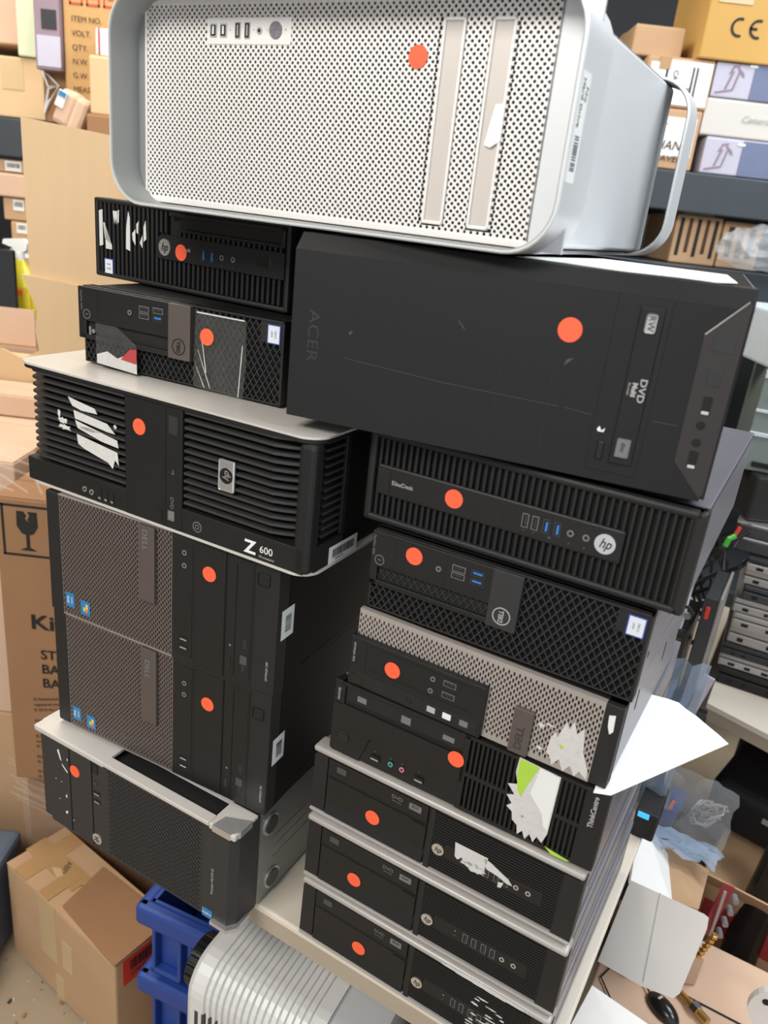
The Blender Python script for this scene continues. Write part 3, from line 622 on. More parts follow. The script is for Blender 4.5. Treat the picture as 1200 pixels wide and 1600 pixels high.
def mac():
    w, h, D = 512, 206, 475
    t = thing('tower_computer', 'silver aluminium tower with perforated front lying on top of both stacks', 'computer', loc(-.2895, .1492, .8892), -27.83)
    def band(y0, y1, r=44, th=4):
        """the rounded end handles with the long panels between them, as one closed loop"""
        def loop(o_):
            P = []
            for cx, cz, a0 in ((w - r, r, -90), (w - r, h - r, 0), (r, h - r, 90), (r, r, 180)):
                for k in range(9):
                    a = R(a0 + k * 90 / 8); P.append((cx + (r - o_) * math.cos(a), cz + (r - o_) * math.sin(a)))
            return P
        b = MB(); O, I = loop(0), loop(th); ch = 1.2
        b.loft([[(x, y0 + ch, z) for x, z in O], [(x, y1 - ch, z) for x, z in O], [(x, y1, z) for x, z in loop(ch)], [(x, y1, z) for x, z in loop(th - ch)]], 0, cap=False)
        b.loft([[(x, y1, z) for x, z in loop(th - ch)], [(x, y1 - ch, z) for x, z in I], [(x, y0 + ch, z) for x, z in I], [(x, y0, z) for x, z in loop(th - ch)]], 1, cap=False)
        b.loft([[(x, y0, z) for x, z in loop(th - ch)], [(x, y0, z) for x, z in loop(ch)], [(x, y0 + ch, z) for x, z in O]], 0, cap=False)
        return b
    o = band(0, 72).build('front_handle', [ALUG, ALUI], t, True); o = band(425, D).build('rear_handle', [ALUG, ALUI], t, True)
    p = MB(); p.box(44, w - 44, 70, 428, 0, 4, 0, .8); p.build('side_panel', ALUG, t); p = MB(); p.box(44, w - 44, 70, 428, h - 4, h, 0, .8); p.build('side_panel', ALUG, t)
    c = MB(); c.box(14, 474, 46, D - 4, 4.2, h - 4.2, 0, 1); c.box(474, 475.5, 60, D - 6, 8, h - 8, 1); c.build('case', [DARK, ALUG], t)
    c = MB(); c.box(470, 478, 43, D - 6, 6, h - 6, 0, 5, 3); o = c.build('end_plate', ALUG, t, True)
    def skip(x, z): return (118 < x < 236 and 160 < z < 186) or (386 < x < 409 and 16 < z < 184) or (431 < x < 454 and 16 < z < 184)
    def sh(x): return x + (x - 732) * .0615      # seen 40 mm behind the rim
    g = MB(); X0, X1 = 14, 476
    skx = lambda x, z: (102 < x < 205 and 162 < z < 184) or (368 < x < 390 and 16 < z < 184) or (414.5 < x < 437.5 and 16 < z < 184)
    g.perf(X0, X1, 11, h - 9, 6.5, 3.25, hexh(1.6, 1.6), 40, 1.6, skip=skx)
    o = g.build('grille', ALU, t); o['label'] = 'perforated aluminium front'
    f = MB(); f.box(X0, X0 + 3, 38.5, 44, 8, h - 6, 0, .8); f.box(X0, X1, 38.5, 44, 5, 11, 0, .8); f.box(X0, X1, 38.5, 44, h - 10, h - 4, 0, .8); f.build('grille_frame', ALU, t)
    f = MB(); f.box(474, 508, 40, 44, 4, h - 4, 0); f.build('handle_recess', ALUG, t)
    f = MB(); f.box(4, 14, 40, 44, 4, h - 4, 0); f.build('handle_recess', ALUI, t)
    f = MB(); f.box(101, 206, 39.2, 42, 161, 185, 0, .6); pp = f.build('port_panel', ALU, t)
    for x in (109.5, 122.5): 
        b = MB(); b.box(x - 4.5, x + 4.5, 38.4, 40, 167, 179.5, 0, .8); b.box(x - 3.2, x + 3.2, 38.2, 40, 168.4, 178, 1); b.box(x - 1.2, x + 1.2, 37.9, 39, 170, 177, 2); b.build('firewire_port', [PRINT, DARK, LABEL], pp)
    for x in (141, 153):
        b = MB(); b.box(x - 3.6, x + 3.6, 38.4, 40, 166, 180.5, 0, .6); b.box(x - 2.7, x + 2.7, 38.2, 40, 167, 179.5, 1); b.box(x - .6, x + 1, 37.9, 39, 168.5, 178, 0); b.build('usb_port', [PRINT, DARK], pp)
    b = MB(); b.ring(168, 173, 1.8, 3.2, 38.4, 40, 0); b.cyl(168, 173, 1.9, 38.6, 40, 1); b.build('audio_jack', [PRINT, DARK], pp)
    b = MB(); b.cyl(188, 173.5, 7.5, 38.2, 40, 0, 36)
    for k in range(12):
        a = 2 * math.pi * k / 12; b.prism([(188, 173.5), (188 + 7 * math.cos(a), 173.5 + 7 * math.sin(a)), (188 + 7 * math.cos(a + .2), 173.5 + 7 * math.sin(a + .2))], 38.0, 38.3, k % 2)
    b.build('power_button', [STEEL, SILVB], pp)
    for x in (131, 161, 178, 200): text('port_mark', '*', pp, x, 173, 3, PRINT, y=39.0)
    for x0 in (368, 414.5):
        f = MB(); f.box(x0, x0 + 3, 39.2, 44, 16, 184, 0, .8); f.box(x0 + 19.5, x0 + 22.5, 39.2, 44, 16, 184, 0, .8); f.box(x0, x0 + 22.5, 39.2, 44, 181, 184, 0, .8); f.box(x0, x0 + 22.5, 39.2, 44, 16, 19, 0, .8)
        f.box(x0 + 2, x0 + 20, 41.2, 44, 18, 182, 1); f.build('optical_drive_slot', [ALU, MAT_SLOT], t)
    q = MB(); q.prism([(428, 118), (437, 119), (437, 90), (428, 84), (422, 86)], 38.6, 39.0, 0); q.build('tape_scrap', WHITE, t)
    b = MB(); b.cyl(347, 153, 9.6, 38.9, 39.4, n=36); o = b.build('round_sticker', ORANGE, t); o['label'] = 'round orange sticker'
    barcode(t, 4, 25, 60, 140, 'right', w, 5, 'asset_label', vert=True, ink=False)
    q = MB(); rn = random.Random(4); z = 69
    while z < 94:
        q.box(w + .4, w + .7, 9, 20, z, z + .9, 0); z += rn.choice((1.6, 2.0, 2.6))
    q.build('barcode', INK, t)
    text('label_text', 'No', t, 19, 125, 6, INK, rot=-90, y=w + .6, plane='right'); text('label_text', 'Hard Drive', t, 10, 118, 5.6, INK, rot=-90, y=w + .6, plane='right', sx=.95)
MAT_SLOT = mat('drive_door', '#c9c2bb', 0.4, metal=.2, var=.03)
mac()

def z600():
    w, h, D = 443, 153, 440
    t = thing('workstation_computer', 'black workstation with silver top plate and horizontal louvres in the left stack', 'computer', loc(-.4158, .1835, .5365), -26.92)
    k = MB(); k.box(12, w - 8, 62, D, 3, h - 3, 0, 2); k.build('case', [CASEB], t)
    def rp(x0, x1, y0, y1, r):       # outline with rounded front corners
        P = []
        for cx, cy, a0 in ((x0 + r, y0 + r, 180), (x1 - r, y0 + r, 270)):
            for i in range(9): a = R(a0 + 90 * i / 8); P.append((cx + r * math.cos(a), cy + r * math.sin(a)))
        return P + [(x1, y1), (x0, y1)]
    s = MB(); s.prism(rp(-7, w + 3, -8, D, 26), h + 1.5, h + 4, 0, 'z'); s.prism(rp(-6, w + 2, -7, D, 26), h - 3, h + 1.5, 1, 'z'); o = s.build('top_plate', [SILV, BLK], t); o['label'] = 'silver top plate'
    s = MB(); s.prism(rp(-1, w + 1, -5, D, 24), 0, 3.5, 0, 'z'); o = s.build('bottom_plate', SILV, t); o['label'] = 'thin silver bottom plate'
    b = MB(); b.prism(rp(6, w - 12, 16, 62, 16), 3, h - 3, 0, 'z'); b.build('grille_backing', DARK, t)
    def louvre(x0, x1, z, left, right):
        q = MB(); 
        ins = 9
        if left: pts = [(x0, 30), (x0, 14), (x0 + 8, 0), (x0 + 24, -5), (x1, -5), (x1, 12)] 
        else: pts = [(x0, 12), (x0, -4)] + ([(x1 - 38, -4), (x1 - 22, 2), (x1, 14), (x1, 22)] if right else [(x1, -4), (x1, 12)])
        if left: pts.append((x0 + 6, 34))
        q.prism(pts, z, z + 3.2, 0, 'z'); return q
    z = 39; n = 0
    while z < 146:
        louvre(8, 178, z, True, False).build('louvre', LOUV, t); louvre(268, 428, z, False, True).build('louvre', LOUV, t)
        q = MB(); q.box(w - 16, w - 3, 22, 62, z, z + 3.2, 0, .6); q.build('side_louvre', LOUV, t); z += 8.9
    f = MB(); f.box(0, 14, 8, 60, 3, 34, 0, 3); f.box(4, 178, -5, 20, 3, 34, 0, 2); f.box(178, 266, -5, 20, 3, h - 3, 0, 1); f.box(266, 436, -5, 20, 3, 33, 0, 1); f.box(w - 22, w, -5, 14, 3, h - 3, 0, 6, 3); f.box(w - 14, w, 8, 64, 3, 34, 0, 1); f.box(w - 6, w - 1, 58, 66, 3, h - 3, 0, 1)
    f.build('bezel', BLK, t)
    d = MB(); d.box(242, 265, -5.6, 0, 6, 148, 0, .6); d.box(241.6, 242, -5.9, 0, 6, 148, 1); d.box(246, 260, -6, -5, 118, 140, 2, .6); o = d.build('optical_drive', [BLK, DARK, DGR], t)
    text('drive_mark', 'DVD', o, 252, 36, 5, PRINTD, rot=-90, y=-6); q = MB(); q.box(246, 256, -6, -5.5, 14, 26, 0, 1); q.build('drive_badge', PRINTD, o); q = MB(); q.box(232, 236, -6, -5, 8, 22, 0, .6); q.build('eject_button', BLKG, o)
    text('front_lettering', '+R', o, 253, 74, 4, PRINTD, rot=-90, y=-6)
    hplogo(t, 331, 90, 9.5, -7, rot=90, square=True)
    jack(t, 108, 15, -5.4, 3.6, SILVB); jack(t, 120, 14, -5.4, 3.6, SILVB)
    for x in (134, 144.5, 155): usbs(t, x, 15, True, -5.4, 5.5, 13)
    b = MB(); b.ring(290, 17, 5.5, 6.5, -5.6, -5, 0); b.ring(290, 17, 2.2, 3.0, -5.6, -5, 0); b.cyl(290, 17, 5.4, -5.3, -5, 1); b.build('power_button', [PRINTD, BLKG], t)
    text('front_lettering', 'Z', t, 366, 15, 15, LABEL, y=-5.4, bold=.6, sx=1.1); text('front_lettering', '600', t, 388, 17, 8.5, LABEL, y=-5.4); text('front_lettering', 'Workstation', t, 389, 8.5, 2.8, PRINT, y=-5.4)
    dot(t, 201, 116, -5.2)
    P = [[(85, 128), (98, 126), (130, 122), (134, 116), (108, 115), (92, 118)], [(94, 113), (150, 108), (163, 98), (150, 98), (96, 103)], [(96, 101), (166, 91), (168, 82), (140, 84), (100, 92)], ruggedblob(75, 96, 16, 7, 3), ruggedblob(68, 103, 5, 9, 5), ruggedblob(78, 88, 22, 6, 31),
         [(98, 84), (166, 76), (168, 60), (162, 66), (158, 54), (150, 60), (110, 68), (100, 72)], ruggedblob(120, 94, 30, 4, 6), ruggedblob(163, 107, 5, 5, 8)]
    torn(t, P, -5.6)
    barcode(t, 36, 96, 2, 24, 'right', w, 11, 'serial_label', vert=False)
    text('label_text', 'Product No.', t, 58, 7, 2.4, INK, y=w + .6, plane='right')
z600()

def mt(label, lc, yaw, w, h, group):
    t = thing('tower_computer', label, 'computer', lc, yaw, group)
    k = MB(); k.box(3, w - .4, 22, 417, 0, h, 0, 1.5); k.box(w - .6, w - .2, 60, 400, 14, 15, 1); k.build('case', [CASEB, BLKG], t)
    f = MB(); f.box(3, w - 1, 8, 24, 0, h, 1); f.box(0, 24, 0, 22, 0, h, 0, 3); f.box(209, w, -1, 22, 0, h, 0, 2); f.box(24, 209, -.5, 10, h - 1.6, h, 2); f.box(24, 209, -.5, 10, 0, 1.2, 2)
    f.build('bezel', [BLK2, DARK, MESHL], t)
    g = MB(); g.perf(1.2, h - 1.6, 24, 209, 7.4, 2.9, PILL, 0, 2.2, cols=True); o = g.build('grille', MESHD, t); o['label'] = 'warm grey perforated front'
    b = MB(); b.box(160, 185, -5, 4, 68, h - 3, 0, 1.2); o = b.build('badge_bar', BROWNGR, t); text('logo_letters', 'DELL', o, 171, 152, 8, PRINTD, rot=-90, y=-5.4, bold=.1, sx=1.1)
    p = MB()
    for a in ((213, 241, 8, h - 8), (246, 289, 3, h - 6), (292, 330, 3, h - 6)): p.box(a[0], a[1], -1.8, 0, a[2], a[3], 0, .5)
    p.box(243.6, 244.2, -1.3, 0, 3, h - 4, 1); p.box(290, 290.5, -2, 0, 3, h - 4, 1); p.box(306, 328, -2.2, -1.6, 10, h - 12, 0, .5); p.box(305, 305.5, -2.4, -1.6, 10, h - 12, 1)
    p.build('drive_panel', [BLK, DARK], t)
    b = MB(); b.box(334, 350, -1.8, -.8, 142, 158, 0, 1.5); b.build('power_button', BLK, t)
    jack(t, 229, 151, -1.9, 3.4, PRINTD); jack(t, 229, 134, -1.9, 3.4, PRINTD); usbs(t, 229, 34, False, -1.9); usbs(t, 229, 22, False, -1.9)
    b = MB(); b.box(296, 300, -2.4, -1.6, 16, 32, 0, .5); b.build('eject_button', BLKG, t); b = MB(); b.cyl(299, 50, 1.6, -2.2, -1.7, n=10); b.build('drive_light', PRINTD, t)
    q = MB(); q.box(314, 324, -2.5, -2.1, 30, 42, 0, .5); q.build('drive_badge', PRINTF, t); text('drive_mark', 'RW', t, 319, 24, 4, PRINTF, rot=-90, y=-2.5); text('drive_mark', 'DVD', t, 320, 58, 4, PRINTF, rot=-90, y=-2.5)
    text('front_lettering', 'OPTIPLEX 390', t, 352, 32, 3, PRINT, rot=90, y=-1.3)
    sticker(t, 37, 24, 15, 21, 'blue', -.6, rot=-90); sticker(t, 64, 20, 16, 21, 'win', -.6)
    dot(t, 266, 134, -1.9)
    barcode(t, 8, 34, 73, 112, 'right', w - .1, len(label), 'barcode_label', vert=True)
    return t
G2 = 'twin towers with warm grey perforated fronts'
mt('warm grey perforated tower lying directly on the dark server with the silver lip', loc(-.386, .1632, .1752), -23.98, 360, 184, G2)
mt('warm grey perforated tower lying directly under the louvred black workstation', loc(-.3866, .1599, .3602), -24.13, 363, 173, G2)

def server():
    w, h, D = 367, 165, 475
    t = thing('tower_computer', 'dark server tower with silver lip and slotted front, lowest of the left stack', 'computer', loc(-.4121, .156, .0043), -27.2)
    k = MB(); k.box(6, w, 48, D, 0, h - 6, 0, 1.5)
    for z_ in (60, 78, 96): k.box(w - .5, w + .4, 80, D - 20, z_, z_ + 2, 0)
    k.build('case', [STEELG], t)
    s = MB()          # silver lip over the top of the front, with a long hand opening
    s.box(-2, 138, -8, 10, h - 8, h + 1, 0, 2); s.box(136, 326, -8, 8, h - 5, h + 1, 0, 1); s.box(326, w + 2, -8, 10, h - 8, h + 1, 0, 2)
    s.box(-2, 138, 8, 38, h - 3, h + 1, 0); s.box(326, w + 2, 8, 38, h - 3, h + 1, 0, 0); s.box(136, 328, 36, 40, h - 3, h + .6, 0)
    o = s.build('silver_lip', SILV, t); o['label'] = 'silver lip with long dark opening'
    s = MB(); s.prism([(w - 34, -9), (w - 6, -9), (w + 3, 2), (w + 3, 30), (w - 30, 12)], -3, 3, 0, 'z'); s.build('corner_cap', SILVB, t)
    s = MB(); s.prism([(w - 34, -9), (w - 6, -9), (w + 3, 2), (w + 3, 26), (w - 30, 12)], h - 8, h + 2, 0, 'z'); s.build('corner_cap', SILVB, t)
    f = MB(); f.box(0, w - 4, 6, 48, 0, h - 12, 1); f.box(0, w - 2, 40, 50, h - 6, h, 0); f.box(0, 20, 0, 46, 0, h - 6, 0, 3); f.box(20, 63, -3, 8, 0, h - 8, 0, .8); f.box(65, 108, -3, 8, 0, h - 8, 0, .8); f.box(110, 139, -3, 8, 0, h - 8, 0, .8)
    f.box(313, 332, -3, 8, 0, h - 8, 0, .5); f.prism([(332, -3), (356, -3), (w - 2, 8), (w, 46), (332, 46)], 0, h - 8, 0, 'z'); f.box(139, 313, -3, 6, 0, 2, 0); f.box(139, 313, -3, 6, h - 12, h - 8, 0)
    f.build('bezel', [DGR, DARK], t)
    g = MB(); P = [(a * 3.1, b_ * 1.3) for a, b_ in ((1, .3), (.7, 1), (0, 1), (-.8, 1), (-1, -.3), (-.7, -1), (0, -1), (.8, -1))]
    P = [(a, b_ - a * .25) for a, b_ in P]
    g.perf(139, 313, 2, h - 12, 8.6, 4.0, P, -3, 2.5); o = g.build('grille', DGR, t)
    for z_ in (100, 86): usbs(t, 119, z_, False, -3.4)
    b = MB(); b.box(113, 120, -3.8, -3, 113, 120, 0, .5); b.build('status_light', STEELD, t)
    b = MB(); b.box(112, 122, -3.8, -3, 134, 150, 0, 1); b.build('power_button', BLK2, t)
    hplogo(t, 117, 17, 9, -3.8, rot=-60)
    text('front_lettering', 'ProLiant ML310 v2', t, 331, 66, 4, PRINT, rot=90, y=-3.4)
    sticker(t, 324, 6, 17, 15, 'blue', -3.6)
    dot(t, 75, 117, -3.2)
    torn(t, [[(40, 138), (43, 141), (48, 122), (45, 124)], [(48, 118), (60, 108), (59, 106), (50, 114)], ruggedblob(55, 62, 3, 5, 1, 8), ruggedblob(54, 32, 4, 6, 2, 8), ruggedblob(40, 50, 2, 2, 3, 6), ruggedblob(60, 130, 2, 4, 6, 6), ruggedblob(34, 84, 2, 1.6, 7, 6), ruggedblob(46, 84, 2, 1.6, 8, 6), ruggedblob(68, 24, 2, 2, 9, 6)], -3.2, LABEL, name='paint_chips')
    for y_, z_ in ((70, 128), (80, 26)):
        b = MB(); b.ring(y_, z_, 13, 16, w, w + 2, 0, 28, 'x'); b.cyl(y_, z_, 13, w, w + 3.5, 1, 28, 'x'); b.build('foot', [SILVB, STEELD], t)
    b = MB()
    for fx in (60, 300): b.cyl(fx, 130, 10, -3.9, 1, axis='z', n=16); b.cyl(fx, 420, 10, -3.9, 1, axis='z', n=16)
    b.build('pad', RUB, t)
server()

# ------------------------------------------------------------------ the table
def pt_uv(s, d):      # table axes: s along its front end, d away from the camera
    a = R(-28.3); return Vector((s * math.cos(a) - d * math.sin(a), s * math.sin(a) + d * math.cos(a) + .004, 0))
def table():
    t = thing('folding_table', 'cream folding table carrying the two computer stacks', 'table', (0, .004, 0), -28.3)
    b = MB(1); b.box(-.405, .352, -.001, 1.50, TABLE - .012, TABLE, 0, .003); b.build('tabletop', TABLEM, t)
    b = MB(1); b.box(-.403, .350, .0005, 1.498, TABLE - .040, TABLE - .012, 0); b.build('table_rim', TABLEE, t)
    b = MB(1); b.box(-.36, .31, .05, 1.46, TABLE - .065, TABLE - .040, 0); b.build('frame', STEELD, t)
    for s_ in (-.33, .27):
        for d_ in (.62, 1.36):
            q = MB(1); q.cyl(s_, d_, .014, 0, TABLE - .06, 0, 16, 'z'); q.build('leg', STEELD, t)
table()

# ------------------------------------------------------------------ the room
def B1(): return MB(1)
def at(u, v, y):
    """the point of the place seen at picture position (u, v), y metres beyond the stack front"""
    d = FPX * F_ + (u - 600) * R_ + (800 - v) * U_; return CAM + d * ((y - CAM.y) / d.y)
def atz(u, v, z):
    d = FPX * F_ + (u - 600) * R_ + (800 - v) * U_; return CAM + d * ((z - CAM.z) / d.z)
b = B1(); b.box(-4.0, 3.6, -2.6, 3.0, -.06, 0); struct('floor', b, CONC)
b = B1(); b.box(-4.0, 3.6, 3.0, 3.1, 0, 3.5); struct('wall_back', b, WALLD)
b = B1(); b.box(-4.1, -4.0, -2.6, 3.1, 0, 3.5); struct('wall_left', b, WALLM)
b = B1(); b.box(3.6, 3.7, -2.6, 3.1, 0, 3.5); struct('wall_right', b, WALLM)
b = B1()
b.box(-4.0, 3.6, -2.6, 3.0, 3.45, 3.5); 
for k in range(9): b.box(-4.0, 3.6, -2.3 + k * .6, -2.25 + k * .6, 3.40, 3.45)
struct('ceiling', b, WALLD)

# ---- steel shelving behind, left and right
def shelving(name_label, x0, x1, y0, y1, levels, posts, yaw=0, origin=(0, 0)):
    t = thing('shelving_unit', name_label, 'shelf', (origin[0], origin[1], 0), yaw)
    for z in levels:
        b = B1(); b.box(x0, x1, y0 + .04, y1, z - .03, z); b.build('shelf_board', SHELFM, t)
        b = B1(); b.box(x0, x1, y0, y0 + .04, z - .10, z, 0, .004); b.build('beam', SHELFM, t)
        b = B1(); b.box(x0, x1, y1, y1 + .03, z - .10, z, 0, .004); b.build('beam', SHELFM, t)
    for x in posts:
        for y in (y0 + .04, y1 - .03):
            b = B1(); b.box(x, x + .05, y, y + .05, 0, max(levels) + .9); b.build('upright', SHELFM, t)
    return t
shelving('dark steel shelving with cartons behind the right stack', .35, 2.3, 1.55, 2.25, (1.835, 1.60 - .0, .62), (.35, 2.25))
shelving('dark steel shelving with cartons behind the left stack', -2.3, -.55, 1.6, 2.3, (1.783, 1.267, .45), (-2.3, -.60))

def carton(label, x0, x1, y, z0, z1, depth=.3, m=None, yaw=0, tape=True, group=None, name='cardboard_box', cat='box', tapem=None, seam='front'):
    """closed box standing at its front-left-bottom corner; the folded flaps and the tape are parts"""
    t = thing(name, label, cat, (x0, y, z0), yaw, group); w, h = x1 - x0, z1 - z0; m = m or CARD
    b = B1(); b.box(0, w, 0, depth, 0, h - .002, 0, min(.004, w * .04)); b.build('body', m, t)
    b = B1(); b.box(.002, w - .002, .002, depth / 2 - .0015, h - .003, h, 0, .001); b.build('flap', m, t)
    b = B1(); b.box(.002, w - .002, depth / 2 + .0015, depth - .002, h - .003, h, 0, .001); b.build('flap', m, t)
    if tape:
        b = B1(); b.box(-.0008, w + .0008, depth / 2 - .025, depth / 2 + .025, h, h + .0006); b.box(-.0008, 0, depth / 2 - .025, depth / 2 + .025, h * .6, h); b.box(w, w + .0008, depth / 2 - .025, depth / 2 + .025, h * .6, h)
        b.build('tape', tapem or TAPE, t)
    t['w'] = w; t['h'] = h
    return t
def patch(t, name, x0, x1, z0, z1, m, y=-.0015, label=None):
    b = B1(); b.box(x0, x1, y, 0.0003, z0, z1); o = b.build(name, m, t)
    if label: o['label'] = label
    return o
def wtext(t, s, x, z, h, m=INK, y=-.0015, rot=0, sx=1, bold=0, align='LEFT', name='printed_text', shear=0):
    return text(name, s, t, x * 1000, z * 1000, h * 1000, m, rot=rot, y=y * 1000, sx=sx, bold=bold, align=align, shear=shear)

# right shelf, upper level (board top 1.835)
Z = 1.837
t = carton('brown carton with torn shipping label and handwriting on the shelf beam', .633, .768, 1.56, Z, Z + .145, .35)
patch(t, 'shipping_label', .012, .125, .03, .125, LABEL); wtext(t, 'GHANA', .004, .056, .022, INKB, -.003, shear=.2); wtext(t, 'SHAVER', .014, .024, .015, INKB, -.003, shear=.2, sx=1.2); wtext(t, 'amazon', .02, .108, .007, PRINTD, -.003)
t = carton('carton with big white printed labels stacked on the handwritten carton', .600, .772, 1.56, Z + .147, Z + .262, .35)
patch(t, 'shipping_label', .055, .168, .006, .108, LABEL); patch(t, 'shipping_label', .008, .052, .01, .100, LABEL)
for k, s_ in enumerate(('CA', 'SC')): wtext(t, s_, .075 + .04 * k, .085 - .035 * k, .012, INK, -.003, rot=-90)
for x in (.118, .128, .05): patch(t, 'printed_bar', x, x + .004, .02, .095, INK, -.0025)
patch(t, 'tape', .03, .058, .085, .113, TAPE, -.003)
t = carton('plain brown carton on top of the pair of labelled cartons', .560, .690, 1.60, Z + .264, Z + .335, .3)
t = carton('white and lavender product box with lamp picture, lowest on the right shelf', .792, 1.02, 1.56, Z, Z + .090, .3, LAVW, tape=False, group=None, name='product_box')
def lampbox(t):
    patch(t, 'printed_panel', .10, .228, .002, .086, NAVY)
    b = MB(1)
    for P in ([(.01, .012), (.055, .022), (.055, .018), (.01, .008)], [(.032, .02), (.045, .062), (.05, .062), (.037, .02)], [(.052, .022), (.06, .06), (.064, .06), (.056, .022)], [(.036, .055), (.045, .075), (.062, .078), (.062, .074), (.048, .07), (.040, .055)], [(.058, .072), (.074, .06), (.077, .05), (.07, .054), (.058, .066)]):
        b.prism(P, -.0018, 0, 0)
    b.build('printed_lamp', PURP, t); patch(t, 'printed_mark', .085, .105, .074, .080, LABEL, -.002)
lampbox(t)
t = carton('plain white carton with faint pen writing between the two lamp boxes', .770, 1.02, 1.56, Z + .092, Z + .180, .3, CARDW, tape=False)
wtext(t, 'Camera', .10, .045, .016, PRINT, -.003, shear=.3)
t = carton('white and lavender product box with lamp picture, just under the ochre carton', .775, 1.02, 1.56, Z + .182, Z + .262, .3, LAVW, tape=False, name='product_box'); lampbox(t)
t = carton('ochre carton with CE mark at the top right', .722, 1.06, 1.55, Z + .264, Z + .47, .32, CARDO, tape=False)
b = B1()
for cx in (.085, .132):
    O = [(cx + .022 * math.cos(R(a)), .075 + .022 * math.sin(R(a))) for a in range(70, 291, 20)]; I = [(cx + .016 * math.cos(R(a)), .075 + .016 * math.sin(R(a))) for a in range(290, 69, -20)]
    b.prism(O + I, -.0015, 0, 0)
b.box(.112, .130, -.0015, 0, .072, .078); b.build('printed_mark', INK, t); patch(t, 'torn_tape', .02, .105, .125, .2, TAPEL, -.002)

# right shelf, level below (board top 1.60)
t = carton('brown carton with columns of black print under the right shelf beam', .775, .905, 1.60, 1.602, 1.73, .3)
for k in range(5):
    patch(t, 'printed_column', .012 + .024 * k, .022 + .024 * k, .02 + .01 * (k % 2), .12, INKB if k % 2 else INK, -.0012)
t = carton('brown carton with black print beside the clear bag under the right shelf', .91, 1.02, 1.60, 1.602, 1.725, .3)
for k in range(3): patch(t, 'printed_column', .015 + .03 * k, .03 + .03 * k, .03, .11, INKB, -.0012)
t = carton('small red and white carton tucked right under the shelf beam', .795, .885, 1.62, 1.732, 1.78, .2, CARDW, tape=False); patch(t, 'printed_band', .0, .09, .03, .044, MAROON)
patch(t, 'printed_band', .01, .08, .008, .014, NAVY)

# crumpled clear bag on the lower board
def blobmesh(name, c, rx, ry, rz, m, seed, parent=None, sub=3, rough=.25):
    bm = bmesh.new(); bmesh.ops.create_icosphere(bm, subdivisions=sub, radius=1); rn = random.Random(seed)
    for v in bm.verts:
        k = 1 + rn.uniform(-rough, rough) * .5; v.co = Vector((v.co.x * rx * k, v.co.y * ry * k, max(v.co.z, -.8) * rz * k))
    me = bpy.data.meshes.new(name); bm.to_mesh(me); bm.free(); me.materials.append(m)
    o = bpy.data.objects.new(name, me); COL.objects.link(o); o.location = c
    if parent: o.parent = parent
    return o
o = blobmesh('plastic_bag', (1.0, 1.50, 1.66), .13, .06, .062, BAG, 3); tag(o, 'crumpled clear plastic bag at the right edge under the shelf', 'bag')

# left shelf, upper level (board 1.783)
Z = 1.785
t = carton('beige carton with torn hand hole and clear straps, upper left shelf', -1.25, -1.005, 1.61, Z, Z + .15, .4, CARDL, tape=False)
patch(t, 'torn_label', .13, .19, .07, .145, TAPEL)
b = B1(); 
for k in range(2): b.tube([(.245 + .0, -.004, .02 + .06 * 0), (.262, -.012, .05 + .03 * k), (.29, -.01, .09), (.262, -.012, .115 - .03 * k), (.245, -.004, .12)], .003)
b.build('strap', LABEL, t)
t = carton('pinkish carton in the top left corner of the picture', -1.30, -1.072, 1.66, Z + .185, Z + .33, .3, CARDP, tape=False)
t = thing('foam_slab', 'pale green slab standing on the beige carton, upper left', 'slab', (-1.068, 1.60, Z + .152), 3)
b = B1(); b.box(0, .058, 0, .3, 0, .26, 0, .004); b.build('slab', PALEGREEN, t)
t = carton('mauve printed product box beside the pale green slab', -1.002, -.935, 1.56, Z + .152 - .03, Z + .34, .3, PURP, tape=False, name='product_box')
b = B1(); b.box(0, .07, .05, .3, -.122, -.0, 0); b.build('carton_below', CARDB, t)
patch(t, 'printed_panel', .006, .068, .008, .08, LAVW); patch(t, 'printed_panel', .02, .06, .095, .14, DGR); wtext(t, '001', .01, .185, .018, INK, -.003)
t = carton('tall brown carton printed ITEM NO. and VOLT. on the upper left shelf', -.933, -.70, 1.58, Z, Z + .36, .35, CARDT)
for k, s_ in enumerate(('ITEM NO.', 'VOLT.', 'QTY.', 'N.W.', 'G.W.', 'MEAS:42')): wtext(t, s_, .022, .250 - .033 * k, .0135, INKB, -.002)
for k in range(3):
    b = B1(); x = .018 + k * .045
    for q in ((x, x + .036, .318, .323), (x, x + .036, .283, .288), (x, x + .005, .283, .323), (x + .031, x + .036, .283, .323), (x + .012, x + .026, .300, .304)): b.box(q[0], q[1], -.0012, 0, q[2], q[3])
    b.build('printed_symbol', INKR, t)
t = carton('narrow tan carton standing before the ITEM NO. carton', -.817, -.70, 1.45, Z + .022, Z + .156, .12, CARDL)
t2 = carton('white product box with red stripe on the narrow tan carton', -.803, -.71, 1.46, Z + .158, Z + .218, .1, LABEL, tape=False, name='product_box'); patch(t2, 'printed_stripe', .008, .012, 0, .06, MAROON)
t = carton('flat brown carton at the shelf edge below the narrow tan one', -.82, -.69, 1.43, Z - .12, Z + .021, .15, CARDB)
t = thing('parcel', 'crumpled grey padded parcel with blue corner on the left shelf', 'parcel', (-.945, 1.50, Z - .02), 0)
b = MB(1); b.T = Matrix.Rotation(R(24), 4, 'Y'); b.box(0, .05, -.02, .05, .02, .11, 0, .012); b.box(.045, .085, -.03, .03, .012, .11, 0, .012); b.build('wrapping', CARDP, t)
b = MB(1); b.T = Matrix.Rotation(R(24), 4, 'Y'); b.box(-.002, .022, -.024, -.018, .06, .10, 0, .002); b.box(-.002, .022, -.026, -.022, .085, .102, 1, .002); b.build('packing_slip', [LABEL, BLUESK], t)

